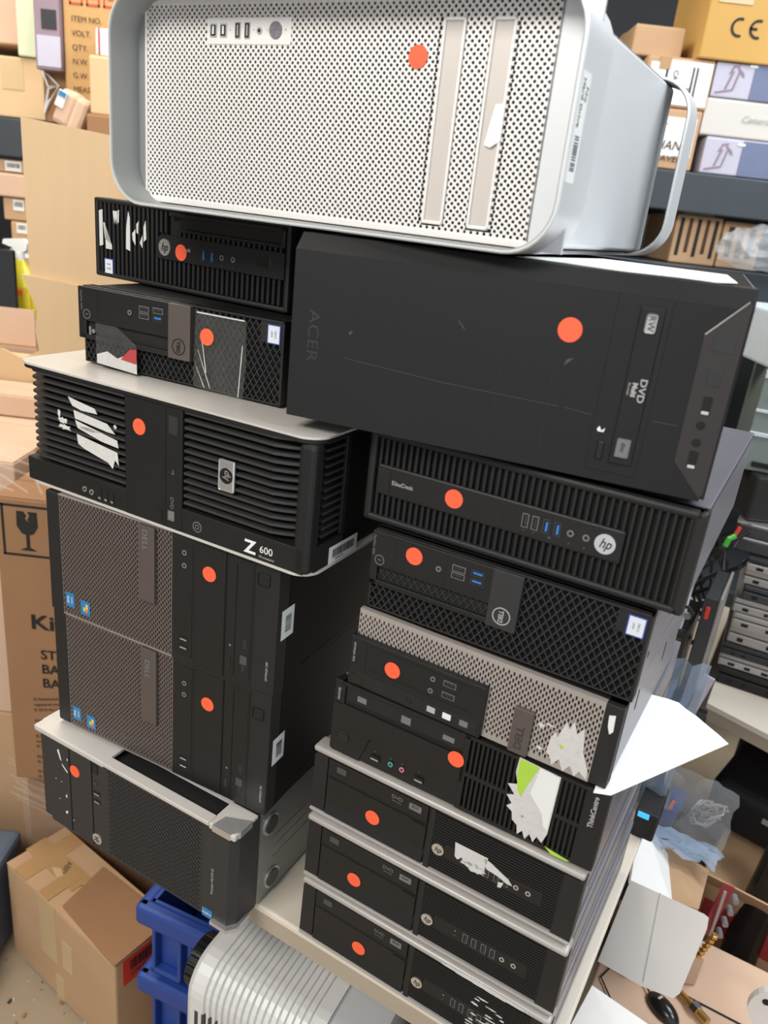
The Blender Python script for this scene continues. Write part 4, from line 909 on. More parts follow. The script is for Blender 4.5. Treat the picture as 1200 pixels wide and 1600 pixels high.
# small cartons stacked under the left shelf
Z0 = 1.269
carton('blue carton at the foot of the small stack under the left shelf', -1.22, -1.03, 1.63, Z0, 1.378, .3, BLUEGREY, tape=False)
G3 = 'small labelled cartons stacked under the left shelf'
for k, (x0, z0, z1, lb) in enumerate(((-1.118, 1.380, 1.452, 'lowest of the small labelled cartons under the left shelf'), (-1.123, 1.454, 1.512, 'small labelled carton, second from the bottom under the left shelf'), (-1.141, 1.514, 1.575, 'small labelled carton, third from the bottom under the left shelf'))):
    t = carton(lb, x0, x0 + .12, 1.61, z0, z1, .25, CARD, group=G3); barcode(t, (.018 if k < 2 else .03) * 1000, (.05 if k < 2 else .062) * 1000, (z1 - z0) * 1000 * .45, (z1 - z0) * 930, 'front', 1.5, 20 + k, vert=False)
carton('wide pinkish carton on the small labelled stack under the left shelf', -1.25, -1.068, 1.60, 1.577, 1.640, .3, CARDP, tape=False)
t = carton('small carton with white barcode label topmost of the stack under the left shelf', -1.25, -1.072, 1.62, 1.642, 1.675, .25, CARD); barcode(t, 118, 165, 4, 30, 'front', 1.5, 27, vert=False)

# spray bottle behind
t = thing('spray_bottle', 'spray bottle of yellow cleaner at the left edge', 'bottle', (-.985, 1.37, 1.282), 0)
t.scale = (.75, .75, .75)
b = B1(); prof = [(.0, .052, .03), (.01, .056, .034), (.12, .054, .033), (.17, .034, .028), (.20, .018, .017)]
rings = [[(rx * math.cos(a * math.pi / 10), ry * math.sin(a * math.pi / 10), z) for a in range(20)] for z, rx, ry in prof]
b.loft(rings); b.build('bottle', YELLIQ, t, True)
b = B1(); b.box(-.045, .045, -.0345, -.030, .03, .11, 0, .004); b.box(-.04, .02, -.036, -.034, .085, .10, 1); b.build('bottle_label', [YELLAB, ORANGE], t)
b = B1(); b.cyl(0, 0, .016, .198, .225, 0, 16, 'z'); b.prism([(-.055, .25), (-.05, .265), (.02, .272), (.034, .258), (.03, .235), (.012, .224), (-.012, .224), (-.02, .240)], -.013, .013, 0); b.prism([(-.03, .235), (-.042, .205), (-.036, .203), (-.022, .238)], -.005, .005, 0); b.build('spray_head', LABEL, t)
b = B1(); b.box(-1.03, -.970, 1.303, 1.318, 1.282, 1.46, 0, .004); o = b.build('monitor_panel', BLKG, None); tag(o, 'dark flat panel standing left of the spray bottle', 'panel')
t = carton('open pinkish carton the spray bottle stands in, left edge', -1.34, -.92, 1.30, 0, 1.28, .29, CARDP, tape=False)
b = B1(); b.box(0, .42, -.006, 0, 1.22, 1.315); b.build('raised_flap', CARDP, t)

# tall plain open carton behind the left stack
t = thing('tall_carton', 'tall plain light cardboard box with raised flap behind the left stack', 'box', (-.694, .80, 0), -3)
b = B1(); b.box(.02, .56, .012, .42, 0, 1.462, 0, .004); b.build('body', CARDL, t)
b = B1(); b.prism([(0, 1.462), (.56, 1.43), (.56, 1.70), (-.001, 1.748), (-.001, 1.6)], .004, .010, 0); o = b.build('flap', CARDL, t)
b = B1(); b.prism([(-.012, 1.468), (.56, 1.425), (.56, 1.10), (.015, 1.15), (.018, 1.30), (.010, 1.36), (.016, 1.40)], -.006, .004, 0); b.build('front_flap', CARDL, t)
b = B1(); b.prism([(.22, 1.50), (.222, 1.56), (.226, 1.50)], .003, .006, 0); b.build('crease', CARD, t)

# pallet of film wrapped cartons, left
t = carton('brown carton printed with a fragile glass symbol, under stretch film at the left', -.683, -.386, .58, .426, 1.086, .185, CARDB, tape=False)
def glass(t, x, z, s):
    b = B1()
    for q in ((x, x + .092 * s, z + .096 * s, z + .1 * s), (x, x + .092 * s, z, z + .004 * s), (x, x + .004 * s, z, z + .1 * s), (x + .088 * s, x + .092 * s, z, z + .1 * s)): b.box(q[0], q[1], -.0012, 0, q[2], q[3])
    b.build('symbol_frame', INK, t)
    b = B1(); c = x + .046 * s
    b.prism([(c - .018 * s, z + .088 * s), (c - .006 * s, z + .088 * s), (c - .001 * s, z + .08 * s), (c - .004 * s, z + .074 * s), (c + .004 * s, z + .066 * s), (c + .001 * s, z + .074 * s), (c + .005 * s, z + .08 * s), (c + .002 * s, z + .088 * s), (c + .018 * s, z + .088 * s), (c + .019 * s, z + .06 * s), (c + .011 * s, z + .046 * s), (c + .003 * s, z + .043 * s), (c + .003 * s, z + .018 * s), (c + .015 * s, z + .012 * s), (c - .015 * s, z + .012 * s), (c - .003 * s, z + .018 * s), (c - .003 * s, z + .043 * s), (c - .011 * s, z + .046 * s), (c - .019 * s, z + .06 * s)], -.0012, 0, 0)
    b.build('glass_symbol', INK, t)
glass(t, .013, .540, 1.063)
wtext(t, 'KitchenAid', .055, .395, .032, INK, -.002, sx=1.25, bold=.8, shear=0)
for k, s_ in enumerate(('STAND MIXER', 'BATIDORA', 'BATTEUR')): wtext(t, s_, .072, .321 - .034 * k, .0213, INK, -.002, bold=.3)
for k, s_ in enumerate(('® KitchenAid and the design', 'registered trademarks', '© 2013 All rights reserved', '', 'KitchenAid', 'St. Joseph', '', '® KitchenAid', 'marques', '© 2013 T', '', 'KitchenAid', 'St. Joseph', '', '© KitchenAid', '© 2013')):
    if s_: wtext(t, s_, .051, .2105 - .0133 * k, .0066, INK, -.002, rot=8 if k < 3 else 4)
t = carton('brown carton at the left edge beside the one with the glass symbol', -1.05, -.70, .70, .50, 1.11, .50, CARDP, tape=False)
carton('flat pinkish carton lying on the tall one at the left edge', -1.05, -.71, 1.0, 1.112, 1.165, .125, CARDP, tape=False)
t = thing('torn_carton', 'torn tan carton standing on the wrapped pallet, left edge', 'box', (-1.05, 1.135, 1.111), 0)
b = B1(); b.prism([(0, 0), (.30, 0), (.30, .12), (.22, .14), (.17, .11), (.12, .13), (0, .12)], 0, .006, 0); b.box(.0, .30, .006, .15, 0, .09); b.build('body', CARDL, t)
b = B1(); b.box(.302, .35, .0, .14, 0, .16, 0, .003); b.build('side', CARD, t)
carton('lower brown carton under film beneath the glass symbol carton', -.683, -.386, .625, .0, .424, .14, CARDB, tape=False)
carton('lower carton under the wrapped ones at the left edge', -1.05, -.70, .70, .0, .498, .50, CARD, tape=False)
def film():
    b = B1(); rn = random.Random(2); X0, X1, Y0, Y1 = -.688, -.381, .617, .770
    def loopat(z, e): return [(X0 - e, Y0 - e, z), ((X0 + X1) / 2, Y0 - e - .004, z), (X1 + e, Y0 - e, z), (X1 + e, Y1 + e, z), (X0 - e, Y1 + e, z)]
    b.loft([loopat(z, e) for z, e in ((.10, .004), (.20, .001), (.30, .003), (.40, .001))], 0, cap=False)
    o = b.build('stretch_film', FILM, None, True); tag(o, 'clear stretch film wrapped round the lower cartons of the pallet', 'film')
film()
o = None
b = B1(); rn = random.Random(5)
for k in range(7):
    x = -1.0 + k * .055; pts = [(x, .62 + .03 * k, 1.1215), (x + .10, .60 + .02 * k, 1.123), (x + .22, .57 + .012 * k, 1.1225), (x + .36 - k * .03, .528 + .0 * k, 1.1212)]
    b.tube(pts, .0018 + .001 * rn.random(), 0, 5)
o = b.build('twisted_film', FILM, None, True); tag(o, 'twisted strands of stretch film lying over the carton tops', 'film')

b = B1(); rn = random.Random(6)
for k in range(9):
    z = .30 + .016 * k; b.tube([(-.70 + rn.uniform(-.01, .01), .60, z + .05), (-.66, .606, z + rn.uniform(.0, .03)), (-.60, .609, z - .01), (-.55, .611, z + rn.uniform(-.03, .01))], .0012 + .0015 * rn.random(), 0, 5)
o = b.build('twisted_film', FILM, None, True); tag(o, 'twisted stretch film hanging below the carton with the glass symbol', 'film')
# grey-blue lid and dark crate at the far left floor
b = B1(); b.box(-1.10, -.702, .43, .60, 0, .24, 0, .012); b.box(-1.11, -.694, .42, .61, .20, .25, 0, .012); o = b.build('plastic_tote', BLUEGREY); tag(o, 'grey blue plastic tote on the floor at the left edge', 'tote')
t = carton('small orange marked carton on the floor at the left edge', -1.05, -.70, .22, .0, .12, .18, CARDB); patch(t, 'orange_label', .2, .33, .01, .09, REDC)

# big tan carton on the floor, lower left
t = thing('cardboard_box', 'large tan carton with red barcode label on the floor, lower left', 'box', (-.679, .504, 0), -34)
W_, D_, H_ = .378, .14, .262
b = B1(); b.box(0, W_, 0, D_, 0, H_ - .003, 0, .005); b.build('body', CARD, t)
b = B1(); b.prism([(.002, .0), (W_ - .002, 0), (W_ - .003, D_ / 2 - .002), (.19, D_ / 2 - .004), (.003, D_ / 2 - .002)], H_ - .004, H_ - .001, 0, 'z'); b.build('flap', CARD, t)
b = B1(); b.prism([(.003, D_ / 2 + .002), (W_ - .002, D_ / 2 + .002), (W_ - .003, D_), (.003, D_)], H_ - .004, H_, 0, 'z'); b.build('flap', CARD, t)
b = B1(); b.prism([(.19, .012), (W_ + .003, -.003), (W_, D_ * .97), (.165, D_ * .9)], H_ + .001, H_ + .004, 0, 'z'); b.build('loose_flap', CARDB, t)
b = B1(); b.box(-.001, .17, D_ / 2 - .024, D_ / 2 + .024, H_ - .001, H_ + .0006); b.box(.03, .075, 0, D_, H_ - .001, H_ + .0009); b.box(.12, .155, 0, D_ * .6, H_ - .001, H_ + .0012)
b.build('tape', TAPE, t)
b = B1(); b.box(.12, .18, -.001, 0, .10, H_); b.box(.20, .235, -.001, 0, .11, .19); b.box(.17, .20, -.001, 0, 0, .07); b.build('tape', TAPEL, t)
b = B1(); b.prism([(.085, .055), (.118, .045), (.122, .058), (.10, .066)], H_ + .001, H_ + .0016, 0, 'z')
b.build('torn_patch', TAPEL, t)
text('printed_text', 'ABM', t, 108, 75, 14, INKB, rot=-60, y=H_ * 1000 + 1, plane='top', sx=.8)
b = B1(); b.box(W_, W_ + .0012, .018, .122, H_ - .075, H_ - .008, 0)
rn = random.Random(3); y = .035
while y < .095: q = rn.uniform(.0012, .004); b.box(W_ + .001, W_ + .002, y, y + q, H_ - .045, H_ - .018, 1); y += q + rn.uniform(.0012, .0035)
o = b.build('red_label', [REDC, INK], t); o['label'] = 'red label with black barcode'
text('label_text', 'LC54 002495', t, 65, (H_ - .057) * 1000, 9, INK, y=W_ * 1000 + 1.5, plane='right', sx=.8)

# blue stacking crates under the server overhang
def crate(label, x, y, z, yaw, grp):
    t = thing('stacking_crate', label, 'crate', (x, y, z), yaw, grp); w, d, h = .17, .38, .17
    b = B1()
    for q in ((0, w, 0, .006), (0, w, d - .006, d)): b.box(q[0], q[1], q[2], q[3], 0, h)
    b.box(0, .006, 0, d, 0, h); b.box(w - .006, w, 0, d, 0, h); b.box(0, w, 0, d, 0, .006); b.build('body', BLUEC, t)
    b = B1(); b.box(-.022, w + .01, -.022, .004, h - .045, h, 0, .008); b.box(-.022, w + .01, d - .004, d + .022, h - .03, h, 0, .006); b.box(-.022, .004, -.02, d + .02, h - .045, h, 0, .008); b.box(w - .004, w + .01, -.02, d + .02, h - .03, h, 0, .006); b.build('rim', BLUEC, t)
    for k in range(2):
        b = B1(); x0 = .012 + k * .078
        for q in ((x0, x0 + .008, .02, h - .03), (x0 + .055, x0 + .063, .02, h - .03)): b.box(q[0], q[1], -.018, .001, q[2], q[3], 0, .003)
        b.box(x0, x0 + .063, -.018, .001, .02, .03, 0, .003); b.build('rib', BLUEC, t)
    for k in range(3):
        b = B1(); y0 = .03 + k * .12
        for q in ((y0, y0 + .008), (y0 + .07, y0 + .078)): b.box(-.018, .001, q[0], q[1], .02, h - .03, 0, .003)
        b.build('rib', BLUEC, t)
    return t
crate('lower blue plastic stacking crate, right of the large tan carton', -.285, .27, .125, -20, 'pair of blue stacking crates')
crate('upper blue plastic stacking crate, right of the large tan carton', -.285, .27, .297, -20, 'pair of blue stacking crates')
b = B1(); b.box(0, .17, 0, .38, 0, .124, 0, .01); o = b.build('cardboard_box', CARDB); o.location = (-.285, .27, 0); o.rotation_euler = (0, 0, R(-20)); tag(o, 'low brown box on the floor under the blue crates', 'box')

# ribbed white appliance with a black wheel, in front under the table
def appliance():
    p = atz(310, 1512, TABLE - .15); t = thing('white_appliance', 'ribbed white plastic appliance with a black wheel, in the bottom foreground', 'appliance', (-.165, .045, 0), -24)
    H = .60; W = .20; Dp = .42
    def sec(x, e):      # rounded profile in (y, z)
        P = [(.0 + e, .0)]
        r = .05
        P += [(e, H - r - e)]
        for k in range(1, 7): a = R(180 - 15 * k); P.append((r + (r) * math.cos(a) + e, H - r + r * math.sin(a) - e))
        for k in range(0, 7): a = R(90 - 15 * k); P.append((Dp - r + r * math.cos(a) - e, H - r + r * math.sin(a) - e))
        P += [(Dp - e, 0)]
        return [(x, y, z) for y, z in P]
    rings = []; x = 0.0
    rings.append(sec(0, .012)); rings.append(sec(.004, .004)); rings.append(sec(.012, 0)); rings.append(sec(.03, 0))
    x = .03
    while x < .20:
        rings += [sec(x, 0), sec(x + .0045, .0), sec(x + .0065, .004), sec(x + .009, .004)]; x += .0108
    rings += [sec(x, 0), sec(.222, 0)]
    b = B1(); b.loft(rings); b.build('ribbed_shell', ABS, t, False)
    b = B1(); b.loft([sec(.2225, .003), sec(.225, .006), sec(.27, .01), sec(.295, .02), sec(.30, .04)]); b.build('side_cover', ABSG, t, True)
    for k in range(9):
        b = B1(); b.box(.02 + k * .0125, .026 + k * .0125, -.0006, .004, .30, H - .075); b.build('vent_slot', STEELD, t)
    b = B1(); n = 16
    b.cyl(.075, H - .075, .038, -.030, -.002, 0, 40, 'x')
    for k in range(n): a = 2 * math.pi * k / n; b.T = Matrix.Translation(Vector((-.016, .075, H - .075))) @ Matrix.Rotation(a, 4, 'X'); b.box(-.0135, .0135, -.0055, .0055, .034, .041, 0, .002)
    b.T = Matrix.Identity(4); b.cyl(.075, H - .075, .02, -.006, .01, 0, 16, 'x'); b.build('wheel', BLKG, t)
    return t
appliance()
t = carton('brown carton under the table beside the ribbed white appliance', .165, .38, -.085, .0, .55, .25, CARDB, yaw=-26)

# dirt on the floor
b = B1(); rn = random.Random(12)
for k in range(150):
    p = atz(rn.uniform(-20, 330), rn.uniform(1400, 1700), 0); r = rn.choice((.0008, .001, .0015, .002, .003, .005)); z = 0
    a = rn.uniform(0, 3); b.T = Matrix.Translation(Vector((p.x + rn.uniform(-.06, .06), p.y, r * .25))) @ Matrix.Rotation(a, 4, 'Z'); b.box(-r, r, -r * .6, r * .6, -r * .25, r * .4, rn.choice((0, 0, 1, 2)))
b.T = Matrix.Identity(4); o = b.build('floor_debris', [CARDB, TORN, STEELD]); tag(o, 'scattered chips and crumbs on the bare concrete floor', 'debris', kind='stuff')

# ------------------------------------------------------------------ things at the right
# white paper resting on the case below the light grey perforated computer
def sheet(name, label, P, z, m=WHITE, drop=None, cat='paper', th=.0006):
    b = B1(); n = len(P)
    A = [(x, y, z + (drop(x, y) if drop else 0)) for x, y in P]
    b.loft([A, [(x, y, zz + th) for x, y, zz in A]]); o = b.build(name, m); return tag(o, label, cat)
zz = TABLE + .4062
sheet('paper_sheet', 'bright white paper sheet sticking out of the right stack', [(.285, -.150), (.302, -.151), (.457, -.045), (.4515, -.030), (.443, -.012), (.437, .002), (.428, .016), (.424, .026), (.412, .032), (.398, .036), (.384, .04), (.36, .02)], zz)
zz = TABLE + .7076 + .1775
def r8(s, d): a = R(-19.74); return (-.0600 + s * math.cos(a) - d * math.sin(a), .0072 + s * math.sin(a) + d * math.cos(a))
sheet('paper_sheet', 'white paper lying on top of the large plain black tower', [r8(.20, .05), r8(.30, .035), r8(.345, .05), r8(.375, .045), r8(.392, .08), r8(.385, .26), r8(.25, .28)], zz + .0006)
# second table
t = thing('work_table', 'cream table with the laptop pile at the right edge', 'table', (.786, .674, 0), -44.6)
b = B1(); b.prism([(0, 0), (1.3, 0), (1.3, .8), (-.234, .8)], TABLE - .012, TABLE, 0, 'z'); b.build('tabletop', TABLEM, t)
b = B1(); b.prism([(.002, .002), (1.298, .002), (1.298, .798), (-.231, .798)], TABLE - .04, TABLE - .012, 0, 'z'); b.build('table_rim', TABLEE, t)
for x, y in ((.06, .40), (1.24, .40), (-.10, .74), (1.24, .74)): b = B1(); b.cyl(x, y, .014, 0, TABLE - .04, 0, 14, 'z'); b.build('leg', STEELD, t)

def laptop(label, x, y, z, h, w, d, yaw, m, seed, grp):
    t = thing('laptop', label, 'laptop', (x, y, z), yaw, grp); rn = random.Random(seed)
    b = B1(); b.box(0, w, 0, d, 0, h * .58, 0, .003); b.build('base', m, t)
    b = B1(); b.box(0, w, .001, d, h * .64, h, 0, .003); b.build('lid', m if rn.random() < .6 else DGR, t)
    b = B1(); x0 = .02
    while x0 < w - .03:
        q = rn.choice((.008, .012, .014)); b.box(x0, x0 + q, -.0006, .002, h * .18, h * .4); x0 += q + rn.uniform(.012, .05)
    b.build('side_ports', DARK, t)
    return t
G4 = 'closed laptops piled on the second table'; z = TABLE + .0005; LM = [BLK, SILVL, DGR, SILVL, SILVL, SILVL, STEELD, SILVL, SILVL]
names = ['lowest laptop of the pile, black', 'second laptop from the bottom of the pile', 'third laptop from the bottom of the pile', 'fourth laptop from the bottom, wide silver edge', 'fifth laptop from the bottom of the pile', 'sixth laptop from the bottom of the pile', 'seventh laptop from the bottom of the pile', 'eighth laptop from the bottom of the pile', 'topmost laptop of the pile on the second table']
for k in range(9):
    h = (.042, .030, .028, .040, .034, .032, .034, .032, .030)[k]
    laptop(names[k], .835 - .004 * (k % 3), .765 + .006 * (k % 2), z, h, .30, .25, -27 + (k % 3), LM[k], 60 + k, G4); z += h + .0008
# big grey devices on the pile
t = thing('docking_tray', 'dark blue grey tray with bright rims lying on the laptop pile', 'tray', (.800, .80, z), -26)
b = B1(); b.box(0, .33, 0, .28, 0, .030, 0, .004); b.box(0, .33, 0, .28, .034, .062, 0, .004); b.build('body', STEELD, t); b = B1(); b.box(-.001, .331, -.001, .28, .030, .034); b.box(-.001, .331, -.001, .28, .062, .066); b.build('rim', SILVB, t); z += .067
b = B1(); b.box(.815, 1.12, .80, 1.05, z, z + .10, 0, .006); o = b.build('equipment_box', BLK2); tag(o, 'black box below the grey green steel chassis at the right edge', 'box'); z += .101
def chassis(z):
    t = thing('steel_chassis', 'grey green steel equipment chassis above the black box at the right edge', 'chassis', (.79, .84, z), -20)
    b = B1(); b.box(0, .34, .004, .40, 0, .21, 0, .002); b.build('body', OLIVEG, t)
    b = B1(); b.box(0, .34, -.004, .006, .075, .083, 0, .001); b.box(0, .34, -.004, .006, .125, .131, 0, .001); b.box(0, .34, -.004, .006, .195, .21, 0, .001); b.build('rail', SKYB, t)
    for x in (.03, .09):
        b = B1(); b.cyl(x, .16, .006, -.004, .005, n=12); b.build('screw', CHROME, t)
    b = B1(); b.box(.02, .06, -.002, .006, .01, .02); b.build('slot', DARK, t)
    return t
chassis(z); z += .211
b = B1(); b.box(.80, 1.1, .86, 1.15, z, z + .11, 0, .006); o = b.build('equipment_box', SKYB); tag(o, 'light blue grey box standing on the grey green steel chassis', 'box')

# clutter behind the right stack, on the computer table
def at_table(u, v): p = atz(u, v, TABLE); return p
def slab(name, label, cat, u0, u1, vt, vb, y, depth, m, yaw=-28, z0=None, bev=.003):
    um = (u0 + u1) / 2; vm = (vt + vb) / 2; x0 = at(u0, vm, y).x; x1 = at(u1, vm, y).x; zb = at(um, vb, y).z if z0 is None else z0; zt = at(um, vt, y).z
    b = B1(); b.box(0, x1 - x0, 0, depth, 0, zt - zb, 0, bev); o = b.build(name, m); o.location = (x0, y, zb); o.rotation_euler = (0, 0, R(yaw)); return tag(o, label, cat), zt
T0 = TABLE + .0006
t = thing('power_supply', 'tall black device with a grey wire handle, right of the stacks', 'device', (.612, .60, T0), -28)
b = B1(); b.box(0, .055, 0, .16, 0, .215, 0, .003); b.box(.008, .047, -.002, .002, .16, .20, 1, .001); b.build('body', [BLKG, STEELD], t)
b = B1(); b.tube([(.002, -.012, .222), (.002, -.012, .262), (.010, -.012, .270), (.046, -.012, .270), (.054, -.012, .262), (.054, -.012, .222), (.046, -.012, .215), (.010, -.012, .215)], .0035, closed=True); b.build('handle', BLK, t)
b = B1(); b.box(.006, .030, -.006, .02, .215, .36, 0, .003); b.box(.034, .040, .0, .02, .215, .34, 0, .002); b.build('bracket', SKYB, t)
b = B1(); b.cyl(.045, .25, .007, -.008, -.002, 0, 12); b.cyl(.012, .335, .008, -.01, -.002, 0, 12); b.build('knob', CHROME, t)
t = thing('hard_drive_caddy', 'slim dark caddy with silver edge leaning beside the black device', 'caddy', (.688, .605, T0), -28)
b = B1(); b.box(0, .030, 0, .16, 0, .28, 0, .002); b.build('body', STEELD, t); b = B1(); b.box(.026, .031, -.002, .16, .04, .285, 0, .001); b.build('rim', SILVL, t)
b = B1(); b.box(.006, .014, -.004, 0, .235, .262, 0, .002); b.build('latch', REDC, t)
t = thing('cable_bundle', 'tangle of black cables with green and red clips above the caddies', 'cables', (.650, .775, T0), 0); rn = random.Random(8)
b = B1()
for k in range(9):
    pts = []; x, y = rn.uniform(0, .10), rn.uniform(0, .05); z_ = 0
    for i in range(9): pts.append((x + .035 * math.sin(i * 1.3 + k) + i * .012, y + .02 * math.cos(i * 1.7 + k), .006 + i * .045)); 
    b.tube(pts, rn.choice((.0035, .005, .006)), 0, 6)
b.build('cables', BLK, t)
b = B1(); b.tube([(.112, -.03, .335), (.116, -.03, .352), (.128, -.03, .360)], .0055); b.build('clip', GRN, t); b = B1(); b.tube([(.127, -.03, .364), (.131, -.03, .380)], .004); b.build('clip', REDC, t)
b = B1(); b.tube([(.055, -.03, .25), (.06, -.03, .275)], .009, 0, 10); b.build('connector', CHROME, t)
t = thing('bubble_pouch', 'crumpled clear antistatic bag hanging against the right stack', 'bag', (.515, .33, T0), -26)
b = B1(); rn = random.Random(21); rows = []
for i in range(9):
    rows.append([(.0 + .065 * j / 5 + .012 * i / 8, .014 * rn.uniform(-1, 1), .30 * i / 8) for j in range(6)])
for i in range(8):
    for j in range(5): b.quad([rows[i][j], rows[i][j + 1], rows[i + 1][j + 1], rows[i + 1][j]])
bmesh.ops.remove_doubles(b.bm, verts=b.bm.verts, dist=.0001); b.build('film', BAGB, t, True)
b = B1(); b.box(.024, .058, .018, .024, .0, .24, 0, .001); b.build('grey_board', STEELD, t)
# lavender card strip and black corner block near the table corner
t = thing('plastic_bracket', 'pale lavender plastic strip leaning near the end of the computer table', 'strip', (.690, .570, T0), -28)
b = B1(); b.prism([(.0, .0), (.016, .0), (.040, .13), (.020, .135)], 0, .004, 0); b.build('strip', LAVW, t); b = B1(); b.box(.025, .045, .0, .02, 0, .05, 0, .002); b.build('block', BLKG, t)
# adapter with blue light
t = thing('power_adapter', 'black adapter with small blue light at the table edge', 'adapter', (.512, .255, T0), -28)
b = B1(); b.box(0, .036, 0, .09, 0, .052, 0, .003); b.build('body', BLK2, t); b = B1(); b.box(.004, .022, -.001, .003, .040, .050, 0, .0005); b.build('indicator', LIVEBLUE, t)

# cartons and parts on the floor to the right of the table
t = thing('cardboard_box', 'flat tan carton top with mouse and brass piece, bottom right corner', 'box', (.47, .16, 0), -28)
b = B1(); b.box(0, .50, -.10, .30, 0, .43, 0, .004); b.build('body', CARDP, t)
b = B1(); b.box(.002, .498, .155, .159, .4302, .4312); b.build('flap_gap', DARK, t)
def onbase(u, v): return atz(u, v, .432)
p = onbase(1035, 1578)
t = thing('computer_mouse', 'small black mouse on the flat tan carton, bottom right', 'mouse', (p.x, p.y, .4312), 30)
bm_ = bmesh.new(); bmesh.ops.create_uvsphere(bm_, u_segments=24, v_segments=16, radius=1)
for v in bm_.verts: v.co = Vector((v.co.x * .019, v.co.y * .034, max(v.co.z, 0) * .020))
me = bpy.data.meshes.new('shell'); bm_.to_mesh(me); bm_.free(); me.materials.append(BLKG); o = bpy.data.objects.new('shell', me); COL.objects.link(o); o.parent = t
for q in me.polygons: q.use_smooth = True
b = MB(); b.box(-5, 5, 8, 12, 17.5, 19.6, 0, .4); b.build('badge', PRINT, t)
b = B1(); b.tube([(0, .032, .006), (.01, .07, .004), (-.02, .10, .004), (-.06, .09, .004), (-.08, .03, .004)], .0015); b.build('cable', BLK, t)
p = onbase(1075, 1570)
t = thing('brass_connector', 'brass and steel connector piece on the flat tan carton', 'connector', (p.x, p.y, .4312), 30)
b = B1(); b.cyl(0, .008, .008, -.04, .0, 0, 14); b.cyl(0, .008, .0055, 0, .035, 0, 14); b.build('barrel', BRASS, t); b = B1(); b.cyl(0, .0105, .0105, -.02, -.008, 0, 6); b.build('nut', CHROME, t)
# white open carton: big flap, inner walls
t = thing('open_carton', 'open white carton with large upright flap, right of the table', 'box', (0, 0, 0), 0)
def P4(b, pts, m=0, th=.004):
    v = [Vector(p) for p in pts]; n = (v[1] - v[0]).cross(v[2] - v[0]).normalized() * th
    b.loft([v, [p + n for p in v]], m)
A = at(985, 1375, .20); Bp = at(1107, 1432, .13); Dd = at(934, 1502, .13)
b = B1(); n_ = (Bp - A).cross(Dd - A).normalized()
def onp(u, v):
    d = FPX * F_ + (u - 600) * R_ + (800 - v) * U_; return CAM + d * ((A - CAM).dot(n_) / d.dot(n_))
P4(b, [onp(985, 1375), onp(1100, 1428), onp(1107, 1434), onp(1104, 1452), onp(1062, 1552), onp(1052, 1560), onp(1000, 1540), onp(934, 1502)]); o = b.build('front_flap', CARDW, t)
b = B1(); P4(b, [onp(1031, 1395), onp(1032, 1395.5), onp(1006, 1535), onp(1004, 1534)], th=.0046); P4(b, [onp(1031, 1395), onp(1032, 1395.5), onp(1006, 1535), onp(1004, 1534)], th=-.0006); b.build('fold_crease', PRINT, t)
b = B1(); P4(b, [at(1003, 1270, .42), at(1050, 1345, .40), at(1052, 1420, .22), at(985, 1378, .22)]); b.build('side_flap', WHITE, t)
b = B1(); P4(b, [at(1034, 1310, .46), at(1108, 1360, .46), at(1092, 1420, .24), at(1048, 1408, .24)]); b.build('back_flap', CARD, t)
b = B1(); q0 = (A + Dd) / 2; b.box(.57, .70, .25, .36, .4315, .50, 0, .003); b.build('body', CARDP, t)
b = B1(); P4(b, [at(925, 1540, .06), at(1012, 1600, .04), at(1010, 1690, .0), at(850, 1680, .0)], th=.003); o = b.build('white_card', WHITE); tag(o, 'bright white card leaning at the table end, bottom', 'card')
# red circuit part and terminals
t = thing('red_bracket', 'dark red metal bracket with steel bolts beside the open white carton', 'bracket', tuple(at(1105, 1420, .32)), -10)
b = B1(); P4(b, [(0, 0, -.06), (.018, 0, -.055), (.040, .02, .045), (.020, .02, .05)]); b.build('plate', REDM, t)
b = B1(); b.box(.016, .021, -.004, .0, -.06, .05); b.build('edge', SILVL, t)
for k in range(4): b = B1(); b.cyl(.030 + .002 * k, -.04 + .028 * k, .0055, -.016, .0, 0, 10); b.build('bolt', STEEL, t)
t = thing('terminal_strip', 'row of gold coloured terminals at the edge of the tan carton', 'connector', tuple(at(1088, 1498, .18)), -10)
b = B1()
for k in range(6): b.box(.0025 * k, .008 + .0025 * k, 0, .01, .0095 * k, .007 + .0095 * k, 0, .001)
b.build('terminals', BRASS, t)
# plastic bags with cables
def bagmesh(name, pts, m, par, seed, amp=.006, n=8):
    v = [Vector(p) for p in pts]; rn = random.Random(seed); b = B1(); rows = []
    for i in range(n + 1):
        r_ = []
        for j in range(n + 1):
            s_, t_ = i / n, j / n; p = v[0] * (1 - s_) * (1 - t_) + v[1] * s_ * (1 - t_) + v[2] * s_ * t_ + v[3] * (1 - s_) * t_
            r_.append(b.bm.verts.new(p + Vector((rn.uniform(-amp, amp), rn.uniform(-amp, amp) * 2, rn.uniform(-amp, amp)))))
        rows.append(r_)
    for i in range(n):
        for j in range(n): b.bm.faces.new((rows[i][j], rows[i + 1][j], rows[i + 1][j + 1], rows[i][j + 1]))
    return b.build(name, m, par, True)
t = thing('parts_bag', 'clear bag of cables with blue header card', 'bag', (0, 0, 0), 0)
Y = .46
bagmesh('bag', [at(1052, 1190, Y), at(1160, 1245, Y), at(1122, 1350, Y), at(1015, 1290, Y)], BAG, t, 5, .004)
b = B1(); P4(b, [at(1052, 1228, Y + .02), at(1075, 1240, Y + .02), at(1047, 1298, Y + .02), at(1027, 1286, Y + .02)], th=.001); b.build('header_card', NAVYSK if False else BLUEC, t)
b = B1(); P4(b, [at(1051, 1250, Y + .015), at(1056, 1253, Y + .015), at(1048, 1265, Y + .015), at(1044, 1262, Y + .015)], th=.001); b.build('printed_mark', ORANGE, t)
b = B1()
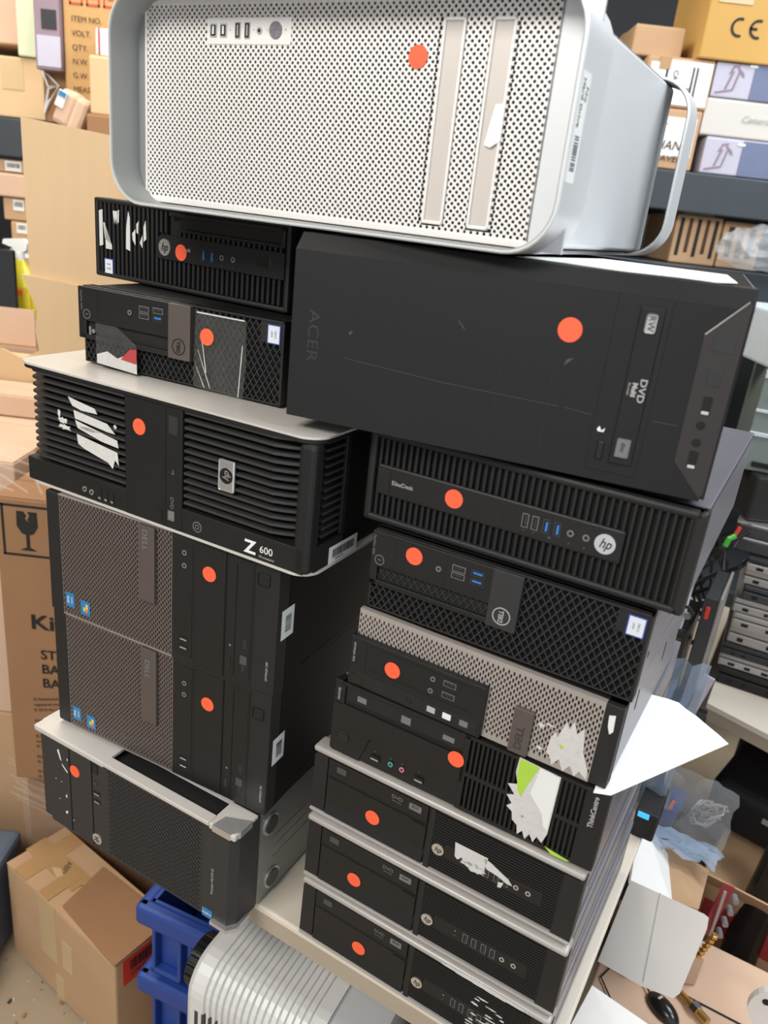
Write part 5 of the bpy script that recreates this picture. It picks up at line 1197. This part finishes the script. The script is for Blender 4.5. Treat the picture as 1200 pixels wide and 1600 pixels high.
for k in range(7):
    c = at(1098 + 4 * (k % 4), 1268 + 3 * (k % 3), Y + .03); pts = [c + Vector((.03 * math.cos(a * .9 + k), .012 * math.sin(a * 1.3), .022 * math.sin(a * .9 + k * 1.7))) for a in range(8)]
    b.tube(pts, .0022, 0, 6)
b.build('wires', SILVL, t)
b = B1(); q = at(1080, 1300, Y + .03); b.tube([at(1050, 1295, Y + .02), at(1062, 1275, Y + .02), at(1075, 1268, Y + .02)], .0015); b.tube([at(1085, 1310, Y + .03), at(1087, 1275, Y + .03)], .003); b.build('cable', DGR, t)
t = thing('blue_bag', 'pale blue plastic bag lying over the open carton', 'bag', (0, 0, 0), 0)
bagmesh('bag', [at(1022, 1283, .44), at(1132, 1333, .44), at(1110, 1357, .36), at(1020, 1315, .36)], BAGB, t, 9, .004)
# brown and red carton, black bags, rolled black thing
t = thing('cardboard_box', 'brown and red carton on the floor below the second table', 'box', (.79, .50, 0), -35)
b = B1(); b.box(0, .33, 0, .25, 0, .44, 0, .003); b.build('body', CARD, t); b = B1(); b.box(.02, .25, -.001, .001, .33, .40); b.build('printed_band', MAROON, t)
b = B1(); P4(b, [(0, 0, .44), (.33, 0, .44), (.33, -.04, .50), (0, -.05, .50)], th=.003); b.build('flap', CARD, t)
t = thing('black_bag', 'black fabric bag with a pale printed strip under the second table', 'bag', (.86, .66, .445), -40)
b = B1(); b.box(-.02, .32, 0, .25, 0, .12, 0, .03, 4); b.build('body', BLACKBAG, t)
b = B1(); b.box(.10, .17, -.001, .002, .07, .083, 0); b.build('pale_print', PRINT, t)
t = thing('black_roll', 'long dark rolled plastic leaning in the gap, lower right', 'roll', tuple(at(1150, 1500, .42)), 0)
b = B1(); b.tube([Vector((0, 0, -.12)), Vector((.015, .02, .05)), Vector((.055, .05, .25))], .035, 0, 16); b.build('roll', BLKG, t)
carton('tall brown carton in the lower right corner', 1.22, 1.40, .10, 0, .36, .3, CARDB, yaw=-30)
t = thing('round_fixture', 'white round plate with a dark hole, bottom right corner', 'plate', tuple(at(1222, 1590, .12)), -20)
b = B1(); b.cyl(0, 0, .05, 0, .012, 0, 32); b.cyl(-.028, .018, .006, -.001, .004, 1, 12); b.build('plate', [ABS, DARK], t)

# ------------------------------------------------------------------ lettering becomes ordinary mesh
bpy.context.view_layer.update(); dg = bpy.context.evaluated_depsgraph_get()
for o in [o for o in SC.objects if o.type == 'FONT']:
    me = bpy.data.meshes.new_from_object(o.evaluated_get(dg)); n = bpy.data.objects.new('tmp', me)
    COL.objects.link(n); n.parent = o.parent; n.matrix_local = o.matrix_local.copy()
    for k in o.keys():
        if k in ('label', 'kind'): n[k] = o[k]
    nm = o.name; bpy.data.objects.remove(o); n.name = nm; me.name = nm
